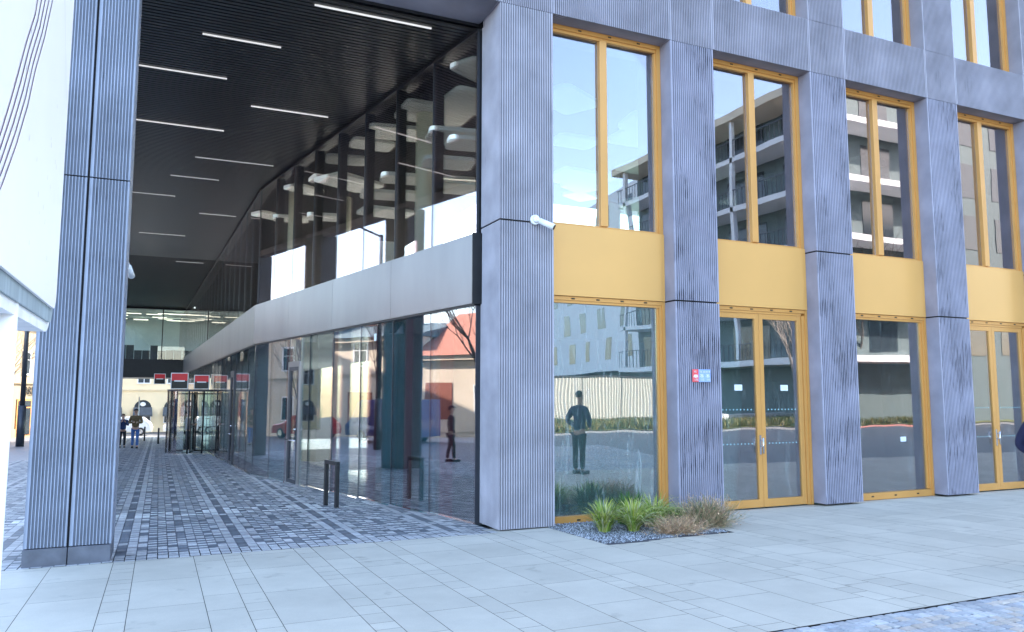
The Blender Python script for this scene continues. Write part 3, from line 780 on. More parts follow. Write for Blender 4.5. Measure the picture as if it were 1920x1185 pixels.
# ---------------------------------------------------------------- small things on and by the building
def cctv(loc, rz, label, s=1.0, pitch=-.5):
    w = empty('security_camera', loc, rz, label, 'camera')
    bm = B(); tube(bm, (0, 0, 0), (0, -.05*s, 0), .075*s, .07*s, n=24); tube(bm, (0, -.05*s, 0), (0, -.085*s, 0), .055*s, .03*s, n=24); obj('mount', bm, 'white', w, smooth=False)
    d = Vector((.62, -.55, -.42)).normalized()
    p = Vector((0, -.07*s, 0))
    bm = B(); tube(bm, p, p+d*.10*s, .022*s, n=12); obj('arm', bm, 'white', w)
    a = p+d*.06*s; b = p+d*.30*s
    bm = B(); tube(bm, a, b, .042*s, .046*s, n=20); tube(bm, b, b+d*.004*s, .04*s, n=20, mi=1)
    # sunshade
    sv = Vector((0, 0, 1)); sd_ = d.cross(sv).normalized()
    for sgn in (-1, 1):
        pass
    obj('housing', bm, ['white', 'black'], w)
    return w
cctv((4.90, FY, 4.19), 0, 'white bullet security camera on the corner pillar at the height of its joint')
cctv((-.50, FY+.86, 3.30), R(120), 'white bullet security camera behind the left pillar of the passage', .9)
# number plate on the second pillar
w = empty('house_number_plate', (7.665, FY-.022, 1.85), 0, 'small red and pale blue enamel number plate on the second ribbed pillar', 'plate')
bm = B(); box(bm, 0, .115, 0, .018, 0, .2, bev=.003); obj('red_plate', bm, 'redenamel', w)
bm = B(); box(bm, .116, .35, 0, .018, 0, .2, bev=.003); obj('blue_plate', bm, 'bluesign', w)
bm = B()
def text_mesh(body, size, loc, m, parent=None, name='lettering', rot=(math.pi/2, 0, 0), ext=.002):
    cu = bpy.data.curves.new(name, 'FONT'); cu.body = body; cu.size = size; cu.extrude = ext
    o = bpy.data.objects.new(name, cu); COL.objects.link(o)
    dg = bpy.context.evaluated_depsgraph_get(); me = bpy.data.meshes.new_from_object(o.evaluated_get(dg))
    COL.objects.unlink(o); bpy.data.objects.remove(o)
    me.materials.clear(); me.materials.append(M[m])
    o2 = bpy.data.objects.new(name, me); COL.objects.link(o2); o2.location = loc; o2.rotation_euler = rot
    if parent: o2.parent = parent
    return o2
for t_, x_, z_, s_ in (('YS', .022, .145, .045), ('175', .026, .018, .05), ('TK 3X', .13, .145, .042), ('YE 7E', .25, .145, .038), ('115', .145, .018, .05), ('115', .265, .018, .05)):
    text_mesh(t_, s_, (x_, -.004, z_), 'white', w)
for x_, red in ((.057, 1), (.175, 0), (.29, 0)):
    bm = B()
    if red: box(bm, x_-.03, x_+.03, -.004, -.001, .085, .115); box(bm, x_-.04, x_-.028, -.004, -.001, .07, .10); box(bm, x_+.028, x_+.04, -.004, -.001, .07, .10); box(bm, x_-.018, x_+.018, -.004, -.001, .068, .0845)
    else: box(bm, x_-.03, x_+.028, -.004, -.001, .108, .118); box(bm, x_-.006, x_+.008, -.004, -.001, .07, .1075); box(bm, x_+.02, x_+.03, -.004, -.001, .075, .10); box(bm, x_-.035, x_-.027, -.004, -.001, .078, .095)
    obj('emblem', bm, 'white', w)
# stuck-on notices
def notice(loc, s, label, ry=0, wx=1):
    bm = B(); box(bm, -.09*s*wx, .09*s*wx, -.0015, .0015, -.055*s, .055*s)
    return tag(obj('paper_notice', bm, 'paper', loc=loc, rot=(0, ry, 0)), label, 'notice')
gy_ = WY+.045
notice((8.86, gy_, 1.77), .9, 'small pale notice on the left leaf of the nearer ochre double door')
notice((9.86, gy_, 1.77), .9, 'small pale notice on the right leaf of the nearer ochre double door')
notice((12.72, WY+.05, .83), .8, 'small pale notice on the single pane between the two ochre double doors')
d_ = (WB-WA).normalized(); rzw = math.atan2(d_.y, d_.x)
def wall_notice(t, z, w_, h, label):
    p = WA.lerp(WB, t); nn = Vector((-d_.y, d_.x))*.006
    bm = B(); box(bm, -w_/2, w_/2, -.001, .001, -h/2, h/2)
    return tag(obj('paper_notice', bm, 'paper', loc=(p.x+nn.x, p.y+nn.y, z), rot=(0, 0, rzw)), label, 'notice')
wall_notice(.315, 2.72, .10, .13, 'white square notice high on the passage glass below the steel band')
wall_notice(.46, .02, .09, .13, 'white square notice low on the passage glass behind the bike stand')

# bicycle stand
bs = empty('bike_stand', (2.86, 14.18, g(14.18)), label='black square-tube bicycle stand hoop beside the passage glass', cat='bike stand')
bm = B(); y0, y1 = -.25, .25; h = .80; t = .032; x_ = .045
pts0, pts1 = Vector((-x_, y1)), Vector((x_, y0))
def hoop(bm):
    a = Vector((-.045, .25)); b = Vector((.045, -.25)); dd = (b-a).normalized(); nn = Vector((-dd.y, dd.x))*t
    def seg(c, e, z0, z1): prism(bm, [(c.x-nn.x, c.y-nn.y), (e.x-nn.x, e.y-nn.y), (e.x+nn.x, e.y+nn.y), (c.x+nn.x, c.y+nn.y)], z0, z1)
    seg(a-dd*t, a+dd*t, -.02, h-.066); seg(b-dd*t, b+dd*t, -.02, h-.066); seg(a-dd*t, b+dd*t, h-.065, h)
hoop(bm); obj('hoop', bm, 'black', bs)

# wedge-shaped lamps on the colonnade pillars
for k, lb in enumerate(('nearest dark wedge lamp on the colonnade, high behind the left pillar', 'second dark wedge lamp along the colonnade', 'third dark wedge lamp along the colonnade', 'fourth dark wedge lamp along the colonnade', 'fifth and farthest dark wedge lamp along the colonnade')):
    yc = 15.2+5.35*k+.3; xr = leftx(yc)
    bm = B()
    a = [bm.verts.new(v) for v in ((0, -.2, 0), (.30, -.2, 0), (.0, -.2, .36))]; b = [bm.verts.new(v) for v in ((0, .2, 0), (.30, .2, 0), (.0, .2, .36))]
    bm.faces.new(a); bm.faces.new(list(reversed(b)))
    for i in range(3): bm.faces.new((a[i], b[i], b[(i+1) % 3], a[(i+1) % 3]))
    bmesh.ops.recalc_face_normals(bm, faces=bm.faces)
    w = empty('wedge_lamp', (xr+.004, yc, 3.42), 0, lb, 'wall lamp', 'wedge lamps along the colonnade')
    obj('lamp_body', bm, 'darkframe', w)

# ---------------------------------------------------------------- sign board at the left edge
SX = -.36
w = empty('information_board', (SX, 2.2, g(2.2)), 0, 'large white information board with five slanting lines on a white pole at the left edge', 'sign board')
def rrect(y0, y1, z0, z1, r_, n=8):
    pts = []
    for cy, cz, a0 in ((y1-r_, z1-r_, 0), (y0+r_, z1-r_, 90), (y0+r_, z0+r_, 180), (y1-r_, z0+r_, 270)):
        for k in range(n+1):
            a = R(a0+90*k/n); pts.append((cy+r_*math.cos(a), cz+r_*math.sin(a)))
    return pts
def xplate(bm, pts, x0, x1, mi=0):
    a = [bm.verts.new((x0, y, z)) for y, z in pts]; b = [bm.verts.new((x1, y, z)) for y, z in pts]
    n = len(pts)
    for i in range(n):
        f = bm.faces.new((a[i], a[(i+1) % n], b[(i+1) % n], b[i])); f.material_index = mi
    bm.faces.new(list(reversed(a))).material_index = mi; bm.faces.new(b).material_index = mi
BY0, BY1, BZ0, BZ1 = .55-2.2, 3.26-2.2, 1.91, 4.1
bm = B(); xplate(bm, rrect(BY0, BY1, BZ0, BZ1, .13), -.10, -.012); obj('board_frame', bm, 'pole', w)
bm = B(); xplate(bm, rrect(BY0+.03, BY1-.03, BZ0+.035, BZ1-.03, .07), -.011, -.004); obj('grey_rim', bm, 'curtain', w)
bm = B(); xplate(bm, rrect(BY0+.055, BY1-.04, BZ0+.085, BZ1-.05, .06), -.003, .006); obj('board_face', bm, 'board', w)
bm = B()
LA = [(2.46, 2.85), (2.386, 2.675), (2.285, 2.556), (2.198, 2.436), (2.127, 2.342), (2.032, 2.227), (1.94, 2.13)]
LB = [(2.76, 2.98), (2.566, 2.685), (2.445, 2.54), (2.363, 2.412), (2.234, 2.263), (2.09, 2.125), (1.98, 2.04)]
for k in range(5):      # five thin route lines, slanting and gently bowed
    pts = [(a[0]+(b[0]-a[0])*k/4-2.2, a[1]+(b[1]-a[1])*k/4-g(2.2)) for a, b in zip(LA, LB)]
    for (ya, za), (yb, zb_) in zip(pts[:-1], pts[1:]):
        quad(bm, [(.0075, ya, za), (.0075, ya+.0075, za), (.0075, yb+.0075, zb_), (.0075, yb, zb_)])
obj('route_lines', bm, mat('plum_line', (0.12, .05, .10), .6), w)
bm = B(); rs = random.Random(6)
for k in range(26):
    y, z = rs.uniform(.1, .95), rs.uniform(BZ0+.2, BZ1-.7); s_ = rs.uniform(.005, .010)
    quad(bm, [(.0077, y, z), (.0077, y+s_, z), (.0077, y+s_, z+s_*1.6), (.0077, y+s_*.4, z+s_*2)])
for (ya, za, yb, zb_) in ((.35, 3.6, .95, 2.75),):
    quad(bm, [(.0076, ya, za), (.0076, ya+.006, za), (.0076, yb+.006, zb_), (.0076, yb, zb_)])
obj('map_marks', bm, mat('beige_mark', (0.74, .70, .65), .6), w)
bm = B(); tube(bm, (-.055, .32, -.1), (-.055, .32, BZ0+.3), .048, n=28); obj('pole', bm, 'pole', w)

# ---------------------------------------------------------------- planting bed
bm = B(); prism(bm, BED[::-1][::-1] if False else [(5.12, 10.42), (5.08, 8.5), (6.95, 8.62), (7.25, 10.12), (7.25, 10.42)], lambda x, y: g(y)-.05, lambda x, y: g(y)-.004)
bmesh.ops.recalc_face_normals(bm, faces=bm.faces)
tag(obj('gravel_bed', bm, mat('soil', (0.06, .06, .07), .9)), kind='structure')
rs = random.Random(8); vs, fs, cols = [], [], []
for k in range(11000):
    x, y = rs.uniform(4.98, 7.4), rs.uniform(8.3, 10.38)
    j_ = next(q for q in range(len(xs)-1) if xs[q+1] > x); xc_ = (xs[j_]+xs[j_+1])/2
    if not (in_bed(xc_, y-.06)): continue
    s = rs.uniform(.007, .016); a = rs.uniform(0, 6.28); z = g(y)+rs.uniform(-.002, .010)
    n0 = len(vs); t = [(math.cos(a+q)*s*rs.uniform(.7, 1.2), math.sin(a+q)*s*rs.uniform(.7, 1.2)) for q in (0, 1.9, 4.2)]
    for dx, dy in t: vs.append((x+dx, y+dy, z-s*.3+rs.uniform(-.004, .004)))
    vs.append((x, y, z+s*rs.uniform(.5, .9)))
    v = rs.choice([.12, .2, .28, .36, .5]); c = (v*.95, v, v*1.08)
    for f in ((0, 1, 3), (1, 2, 3), (2, 0, 3)): fs.append(tuple(n0+i for i in f)); cols.append(c)
me = bpy.data.meshes.new('gravel'); me.from_pydata(vs, [], fs)
at = me.attributes.new('tone', 'FLOAT_COLOR', 'FACE'); fl = []
for c in cols: fl += [*c, 1]
at.data.foreach_set('color', fl); me.materials.append(M['sett'])
go = bpy.data.objects.new('gravel', me); COL.objects.link(go)
tag(go, 'blue grey gravel chippings filling the planting bed by the window', 'gravel', kind='stuff')
def leafmat(name, c, tr=.25):
    m, n, l, b = newmat(name)
    a = n.new('ShaderNodeAttribute'); a.attribute_name = 'tone'; l.new(a.outputs['Color'], b.inputs['Base Color']); b.inputs['Roughness'].default_value = .55
    b.inputs['Transmission Weight'].default_value = 0
    t = n.new('ShaderNodeBsdfTranslucent'); l.new(a.outputs['Color'], t.inputs[0])
    mx = n.new('ShaderNodeMixShader'); mx.inputs[0].default_value = tr; l.new(b.outputs[0], mx.inputs[1]); l.new(t.outputs[0], mx.inputs[2]); l.new(mx.outputs[0], n['Material Output'].inputs[0])
    return m
M['leaf'] = leafmat('leaf', None)
def blades(name, n, loc, hgt, spread, wid, colours, rs, parent=None, droop=1.0, segs=6, lean=1.0, offx=0):
    vs, fs, cols = [], [], []
    for k in range(n):
        a = rs.uniform(0, 2*math.pi); L = hgt*rs.uniform(.55, 1.25); sp = spread*rs.uniform(.15, 1.0)*lean
        r0 = rs.uniform(0, .06); x0, y0 = r0*math.cos(a)+rs.uniform(-offx, offx), r0*math.sin(a)+rs.uniform(-offx, offx)*.6
        tw = a+math.pi/2+rs.uniform(-.5, .5); c = rs.choice(colours); v = rs.uniform(.75, 1.2)
        n0 = len(vs)
        for j in range(segs+1):
            t = j/segs
            r = sp*(t**1.5); z = L*(t-.42*droop*t*t*t*(sp/spread+.2))
            w_ = wid*(1-t**2.2)*.5+.0006
            x, y = x0+r*math.cos(a), y0+r*math.sin(a)
            vs += [(x-w_*math.cos(tw), y-w_*math.sin(tw), max(z, .004)), (x+w_*math.cos(tw), y+w_*math.sin(tw), max(z, .004)+.001)]
            if j: fs.append((n0+2*j-2, n0+2*j-1, n0+2*j+1, n0+2*j)); cols.append((c[0]*v, c[1]*v, c[2]*v))
    me = bpy.data.meshes.new(name); me.from_pydata(vs, [], fs)
    at = me.attributes.new('tone', 'FLOAT_COLOR', 'FACE'); fl = []
    for c in cols: fl += [*c, 1]
    at.data.foreach_set('color', fl); me.materials.append(M['leaf'])
    o = bpy.data.objects.new(name, me); COL.objects.link(o)
    if parent: o.parent = parent
    else: o.location = loc
    return o
YG = [(.42, .47, .08), (.30, .42, .07), (.60, .60, .25), (.22, .32, .07), (.55, .56, .34)]
DRY = [(.60, .38, .24), (.50, .33, .20), (.70, .50, .34), (.34, .24, .16), (.42, .36, .20)]
rs = random.Random(21)
for (x, y, s_, lb) in ((5.62, 9.42, 1.0, 'yellow green striped sedge tuft, leftmost of the three in the gravel bed'),
                       (6.00, 9.28, 1.05, 'yellow green striped sedge tuft in the middle of the gravel bed'),
                       (6.52, 9.52, 1.05, 'yellow green striped sedge tuft nearest the second pillar')):
    o = blades('sedge_plant', 300, (x, y, g(y)), .50*s_, .52*s_, .017, YG, rs, droop=1.15, offx=.035); tag(o, lb, 'plant', 'sedge tufts in the gravel bed')
o = blades('green_shrub', 240, (6.33, 9.85, g(9.8)), .50, .30, .030, [(.05, .13, .03), (.07, .16, .04)], rs, droop=.8, offx=.12); tag(o, 'dark green leafy plant behind the sedge tufts against the window', 'plant')
o = blades('green_shrub', 170, (6.86, 9.55, g(9.5)), .28, .34, .02, [(.09, .20, .05), (.12, .22, .07)], rs, offx=.1); tag(o, 'low green tuft in front of the second pillar corner', 'plant')
def dry_bush(loc, h, r_, n, lb, greens=False):
    vs, fs, cols = [], [], []
    for k in range(n):
        a = rs.uniform(0, 6.28); el = rs.uniform(.15, 1.4); L = r_*rs.uniform(.5, 1.1)
        p = Vector((rs.uniform(-.5, .5)*r_, rs.uniform(-.3, .3)*r_, 0)); d = Vector((math.cos(a)*math.cos(el), math.sin(a)*math.cos(el), math.sin(el)*h/r_))
        c = rs.choice(DRY if not greens or rs.random() > .3 else [(.12, .18, .07), (.16, .2, .1)]); v = rs.uniform(.7, 1.25)
        for j in range(4):
            q = p+d*(L/4)+Vector((rs.uniform(-1, 1), rs.uniform(-1, 1), rs.uniform(-.6, .9)))*.02*(j+1)*.7
            if q.z < 0.005: q.z = .005
            s = Vector((rs.uniform(-1, 1), rs.uniform(-1, 1), rs.uniform(-.3, .3))).normalized()*rs.uniform(.0012, .0032)
            n0 = len(vs); vs += [tuple(p-s), tuple(p+s), tuple(q+s*.8), tuple(q-s*.8)]; fs.append((n0, n0+1, n0+2, n0+3)); cols.append((c[0]*v, c[1]*v, c[2]*v))
            if rs.random() < .45:
                e = q+Vector((rs.uniform(-1, 1), rs.uniform(-1, 1), rs.uniform(-.5, 1)))*.03; s2 = s*3
                n0 = len(vs); vs += [tuple(q), tuple((q+e)/2+s2), tuple(e), tuple((q+e)/2-s2)]; fs.append((n0, n0+1, n0+2, n0+3)); cols.append((c[0]*v*1.15, c[1]*v*1.1, c[2]*v))
            p = q
    me = bpy.data.meshes.new('dry_shrub'); me.from_pydata(vs, [], fs)
    at = me.attributes.new('tone', 'FLOAT_COLOR', 'FACE'); fl = []
    for c in cols: fl += [*c, 1]
    at.data.foreach_set('color', fl); me.materials.append(M['leaf'])
    o = bpy.data.objects.new('dry_shrub', me); COL.objects.link(o); o.location = loc
    return tag(o, lb, 'shrub')
dry_bush((7.16, 9.2, g(9.2)), .40, .50, 1900, 'taller dry brown shrub with grey green tips beside the second pillar', True)
dry_bush((6.45, 8.88, g(8.8)), .22, .46, 900, 'low mat of dry brown twigs spilling over the front edge of the gravel bed')

# things inside the upper rooms
w = empty('room_cabinet', (4.62, 17.6, 4.02), 0, 'white cabinet standing behind the upper passage glass', 'cabinet')
bm = B(); box(bm, -.4, .4, -.25, .25, 0, 1.15, bev=.01); obj('carcass', bm, 'white', w)
bm = B(); box(bm, -.38, -.005, -.27, -.252, .04, 1.1); box(bm, .005, .38, -.27, -.252, .04, 1.1); obj('cabinet_doors', bm, 'paper', w)
w = empty('phone_booth_frame', (7.15, 11.5, 4.02), 0, 'pale trapezoid frame standing inside the first upper window', 'frame')
bm = B()
for a, b in (((-.42, 0), (-.28, 1.05)), ((-.28, 1.05), (.28, .98)), ((.28, .98), (.42, 0))): tube(bm, (a[0], 0, a[1]), (b[0], 0, b[1]), .045, n=4)
obj('frame', bm, 'baffle', w)
w = empty('potted_plant', (10.05, 11.2, 5.03), 0, 'potted plant with upright leaves on the ledge inside the second upper window', 'plant')
bm = B(); tube(bm, (0, 0, 0), (0, 0, .16), .09, .12, n=20); obj('pot', bm, 'white', w)
blades('leaves', 60, None, .65, .35, .03, [(.05, .12, .04)], rs, parent=w).location = (0, 0, .15)
w = empty('hanging_plant', (11.0, 11.4, 6.1), 0, 'dark trailing plant hanging inside the second upper window', 'plant')
o = blades('leaves', 130, None, .7, .3, .05, [(.03, .07, .03)], rs, parent=w); o.scale = (1, 1, -1)

# ---------------------------------------------------------------- street beyond and around
M['yellow'] = mat('cream_yellow_plaster', (0.32, 0.24, 0.145), 0.85, var=.05, scale=.6)
M['yellowpale'] = mat('pale_yellow_plaster', (0.86, 0.70, 0.45), 0.85, var=.05, scale=.6)
M['creamw'] = mat('cream_plaster', (0.66, 0.57, 0.44), 0.85, var=.06, scale=.6)
M['tile'] = mat('red_roof_tiles', (0.36, 0.15, 0.10), 0.8, var=.25, scale=8)
M['win'] = mat('dark_window', (0.03, 0.04, 0.05), 0.12, var=.2)
M['awn'] = mat('grey_awning', (0.08, 0.09, 0.10), 0.8)
M['orange'] = mat('orange_shopfront', (0.62, 0.24, 0.05), 0.6)
M['whitewall'] = mat('white_render_wall', (0.72, 0.73, 0.75), 0.8, var=.03, scale=.5)
M['greywall'] = mat('grey_cladding', (0.10, 0.14, 0.15), 0.7, var=.1)
M['redbrown'] = mat('brown_gate', (0.25, 0.08, 0.05), 0.7)
ROWD = Vector((.315, 1.0)).normalized(); ROWN = Vector((ROWD.y, -ROWD.x))     # street row: direction and outward normal
ROWO = Vector((-19.0, 39.0))
rowang = math.atan2(ROWD.y, ROWD.x)
def street_house(s0, s1, zE, wallm, label, roofm, setb=10, style='plain', seed=1, rise=1.3, org=None, angle=None, bay=2.9):
    """a house of the row: local x runs along the street front, local -y faces the street"""
    o0 = Vector(org) if org else ROWO+ROWD*s0; L = s1-s0; gz_ = g(o0.y)
    w = empty('street_house', (o0.x, o0.y, gz_-.2), rowang if angle is None else angle, label, 'house')
    bm = B(); box(bm, 0, L, 0, setb, -1.2, zE); obj('wall', bm, wallm, w)
    bm = B(); box(bm, -.1, L+.1, -.35, -.003, zE-.30, zE-.001); box(bm, 0, L, -.06, -.002, .0, .75); box(bm, -.02, L+.02, -.12, -.003, 4.15, 4.35); obj('cornice', bm, wallm, w)
    bm = B(); a = [bm.verts.new(v) for v in ((-.2, -.5, zE), (L+.2, -.5, zE), (L+.2, setb*.5, zE+rise), (-.2, setb*.5, zE+rise), (-.2, setb+.5, zE), (L+.2, setb+.5, zE))]
    bm.faces.new((a[0], a[1], a[2], a[3])); bm.faces.new((a[3], a[2], a[5], a[4])); bm.faces.new((a[0], a[3], a[4])); bm.faces.new((a[1], a[5], a[2])); bm.faces.new((a[0], a[4], a[5], a[1]))
    rf = obj('roof', bm, roofm, w)
    bm = B(); box(bm, L*.3, L*.3+.8, setb*.4, setb*.4+.6, zE+rise*.6, zE+rise+.7); obj('chimney', bm, 'tile', rf)
    rs_ = random.Random(seed); n = int(L/bay)
    for k in range(n):
        xc = (k+.5)*L/n
        rows = [(4.75, 1.5)] if zE > 6.5 else []
        if zE > 8.6: rows = [(4.9, 1.6)]
        for zc, hh in rows:
            f = None
            bm = B(); box(bm, xc-.62, xc+.62, -.07, -.004, zc-.1, zc); box(bm, xc-.6, xc-.5, -.05, -.004, zc, zc+hh); box(bm, xc+.5, xc+.6, -.05, -.004, zc, zc+hh); box(bm, xc-.66, xc+.66, -.09, -.004, zc+hh, zc+hh+.14)
            f = obj('window', bm, 'white', w)
            bm = B(); box(bm, xc-.5, xc+.5, -.02, -.003, zc, zc+hh); obj('pane', bm, 'win', f)
            bm = B(); box(bm, xc-.03, xc+.03, -.045, -.021, zc, zc+hh); box(bm, xc-.5, xc-.031, -.045, -.021, zc+hh*.65, zc+hh*.65+.05); box(bm, xc+.031, xc+.5, -.045, -.021, zc+hh*.65, zc+hh*.65+.05); obj('frame', bm, 'white', f)
        # ground floor: arched openings with awnings, gates or shopfronts
        if style == 'arches':
            bm = B(); pts = [(xc-.75, 1.0)]+[(xc+.75*math.cos(R(180-q*18)), 2.5+.75*math.sin(R(180-q*18))) for q in range(11)]+[(xc+.75, 1.0)]
            a = [bm.verts.new((x, -.02, z)) for x, z in pts]; bm.faces.new(list(reversed(a))); 
            f = obj('window', bm, 'win', w)
            bm = B(); box(bm, xc-.75, xc+.75, -.06, -.022, 1.0, 1.07); box(bm, xc-.03, xc+.03, -.06, -.022, 1.07, 1.9); box(bm, xc-.75, xc-.68, -.06, -.022, 1.07, 1.9); box(bm, xc+.68, xc+.75, -.06, -.022, 1.07, 1.9); obj('frame', bm, 'white', f)
            bm = B()
            pts = [(xc-.8, 1.95), (xc+.8, 1.95)]
            v_ = [bm.verts.new(p) for p in ((xc-.85, -.75, 1.85), (xc+.85, -.75, 1.85), (xc+.8, -.03, 2.55), (xc-.8, -.03, 2.55), (xc-.85, -.75, 1.68), (xc+.85, -.75, 1.68))]
            bm.faces.new((v_[0], v_[1], v_[2], v_[3])); bm.faces.new((v_[4], v_[5], v_[1], v_[0])); obj('awning', bm, 'awn', w)
            bm = B(); n_ = 10; pts = [(xc+.25*math.cos(q*.628), 2.85+.2*math.sin(q*.628)) for q in range(10)]
            a = [bm.verts.new((x, -.035, z)) for x, z in pts]; bm.faces.new(a); obj('emblem', bm, 'white', w)
        elif style == 'shops':
            bm = B(); box(bm, xc-1.1, xc+1.1, -.06, -.004, 0.2, 3.0); f = obj('shopfront', bm, 'orange', w)
            bm = B(); box(bm, xc-.95, xc-.03, -.08, -.061, .9, 2.3); box(bm, xc+.03, xc+.95, -.08, -.061, .3, 2.3); box(bm, xc-.95, xc+.95, -.08, -.061, 2.4, 2.85); obj('pane', bm, 'win', f)
        else:
            if k % 3 == 1:
                bm = B(); box(bm, xc-1.0, xc+1.0, -.05, -.004, .0, 3.0); obj('gate', bm, 'redbrown', w)
            else:
                bm = B(); box(bm, xc-.55, xc+.55, -.05, -.004, 1.2, 2.9); f = obj('window', bm, 'white', w)
                bm = B(); box(bm, xc-.47, xc-.03, -.06, -.051, 1.28, 2.82); box(bm, xc+.03, xc+.47, -.06, -.051, 1.28, 2.82); obj('pane', bm, 'win', f)
    return w
street_house(-22, 3.2, 4.7, 'creamw', 'low cream house with a red tiled roof, mirrored in the first passage glass', 'tile', seed=2, rise=3.2)
street_house(3.3, 12.5, 6.6, 'creamw', 'long cream house with a brown gate, mirrored in the middle of the passage glass', 'greywall', seed=3)
street_house(12.6, 26.5, 8.2, 'creamw', 'pale cream house beyond the square behind the cream house with the brown gate', 'tile', seed=4)
h = street_house(26.6, 37.5, 8.9, 'yellow', 'yellow house with an orange shopfront seen left of the ribbed pillar', 'creamw', style='shops', seed=5)
t_ = text_mesh('ARENA', .85, (5.2, -.10, 3.35), 'black', h, 'lettering', ext=.02)
street_house(0, 26, 10.4, 'yellowpale', 'yellow house with arched windows and dark awnings at the end of the passage', 'tile', style='arches', seed=6, org=(-10.5, 83.0), angle=.03, bay=2.45)

def tree(loc, hgt, label, seed, kind='street tree', thick=.09, spread=.5, m_='bark', depth=5):
    w = empty('bare_tree', loc, 0, label, 'tree')
    rs_ = random.Random(seed); bt = B(); bc = B()
    top = Vector((rs_.uniform(-.2, .2), rs_.uniform(-.2, .2), hgt*.35))
    tube(bt, (0, 0, -.1), top, thick, thick*.75, n=8)
    def grow(p, d, L, r_, lev):
        q = p+d*L*.5+Vector((rs_.uniform(-1, 1), rs_.uniform(-1, 1), rs_.uniform(-.2, .6)))*L*.06
        e = q+(d+Vector((0, 0, .15))).normalized()*L*.5
        tube(bc, p, q, r_, r_*.8, n=4 if lev > 1 else 6, cap=False); tube(bc, q, e, r_*.8, r_*.6, n=4 if lev > 1 else 6, cap=False)
        if lev >= depth: return
        for k in range(3 if lev < 4 else 2):
            a = rs_.uniform(0, 6.28); sp = rs_.uniform(.35, .8)*spread*2
            dd = (d+Vector((math.cos(a), math.sin(a), rs_.uniform(-.1, .5)))*sp).normalized()
            grow(q if k == 0 else e, dd, L*rs_.uniform(.6, .8), max(.006, r_*.55), lev+1)
    for k in range(4):
        a = k*1.57+rs_.uniform(-.5, .5); grow(top, Vector((math.cos(a)*spread, math.sin(a)*spread, 1)).normalized(), hgt*.25, thick*.5, 1)
    grow(top, Vector((0, 0, 1)), hgt*.3, thick*.6, 1)
    obj('trunk', bt, m_, w); obj('crown', bc, m_, w)
    return w
tree((-12.5, 29.5, g(29.5)), 8.5, 'bare broad tree in front of the low cream house, mirrored in the first passage panel', 1, thick=.16)
tree((-9.6, 33.5, g(33)), 6.5, 'slender bare street tree mirrored in the second passage panel', 2, thick=.06, spread=.3)
tree((-11.2, 45.0, g(45)), 6.5, 'slender bare street tree mirrored beside the passage door', 3, thick=.06, spread=.28)
tree((-9.2, 58.5, g(58)), 8, 'bare tree in front of the yellow house left of the ribbed pillar', 4, thick=.09)
M['palebark'] = mat('pale_bark', (0.36, .30, .25), .9, var=.2)  # paler bark for the small tree on the lawn
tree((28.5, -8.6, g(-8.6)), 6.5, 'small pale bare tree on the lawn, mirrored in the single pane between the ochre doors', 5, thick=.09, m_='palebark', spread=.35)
tree((33.5, -9.5, g(-9)), 9.5, 'tall dark bare tree on the lawn mirrored in the farther ochre door', 6, thick=.14)
tree((15.0, -30, g(-30)), 8, 'bare tree behind the white hoarding', 7, thick=.12)

def car(loc, rz, paint, label, van=False):
    w = empty('parked_car' if not van else 'parked_van', loc, rz, label, 'car' if not van else 'van')
    if van: prof = [(-2.5, .35), (2.5, .35), (2.55, .9), (2.25, 1.15), (1.75, 2.1), (1.45, 2.25), (-2.45, 2.25), (-2.52, 1.2)]
    else: prof = [(-2.15, .32), (2.15, .3), (2.2, .62), (2.1, .82), (1.15, .98), (.55, 1.42), (-.2, 1.5), (-1.5, 1.45), (-2.08, .98), (-2.2, .65)]
    bm = B(); hw = .86 if not van else .98
    rings = []
    for y, k in ((-hw, .93), (-hw+.06, 1), (hw-.06, 1), (hw, .93)):
        rings.append([bm.verts.new((x*k, y*(1 if z < 1.0 else (.86 if not van else .94)), .32+(z-.32)*k)) for x, z in prof])
    n = len(prof)
    for r0_, r1_ in zip(rings[:-1], rings[1:]):
        for i in range(n): bm.faces.new((r0_[i], r0_[(i+1) % n], r1_[(i+1) % n], r1_[i]))
    bm.faces.new(list(reversed(rings[0]))); bm.faces.new(rings[-1]); bmesh.ops.recalc_face_normals(bm, faces=bm.faces)
    obj('body', bm, paint, w, smooth=False)
    for sgn in (-1, 1):
        bm = B(); yy = sgn*(hw*(.93 if van else .88)+.012)
        ps = [(-1.6, 1.02), (1.0, 1.02), (.5, 1.34), (-1.4, 1.36)] if not van else [(1.0, 1.25), (1.95, 1.25), (1.6, 1.95), (1.0, 1.95)]
        a = [bm.verts.new((x, yy*(1.0 if z < 1.1 else .97), z)) for x, z in ps]; bm.faces.new(a); obj('side_window', bm, 'win', w)
        for xw in (-1.35, 1.35):
            bm = B(); tube(bm, (xw, sgn*(hw-.22), .32), (xw, sgn*(hw+.01), .32), .32, n=20); ty = obj('wheel', bm, 'black', w)
            bm = B(); tube(bm, (xw, sgn*(hw+.012), .32), (xw, sgn*(hw+.02), .32), .19, n=12); obj('rim', bm, 'chrome', ty)
        bm = B(); box(bm, 2.0 if not van else 2.45, 2.16 if not van else 2.58, sgn*.6-.16, sgn*.6+.16, .62, .76); obj('headlight', bm, 'board', w)
    bm = B(); a = [bm.verts.new(v) for v in (((1.16, -.62, 1.03), (1.16, .62, 1.03), (.62, .6, 1.40), (.62, -.6, 1.40)) if not van else ((2.24, -.8, 1.2), (2.24, .8, 1.2), (1.80, .8, 2.05), (1.80, -.8, 2.05)))]
    bm.faces.new(a); obj('windscreen', bm, 'win', w)
    return w
M['carwhite'] = mat('white_car_paint', (0.8, 0.8, 0.8), .25, var=.02, coat=.6)
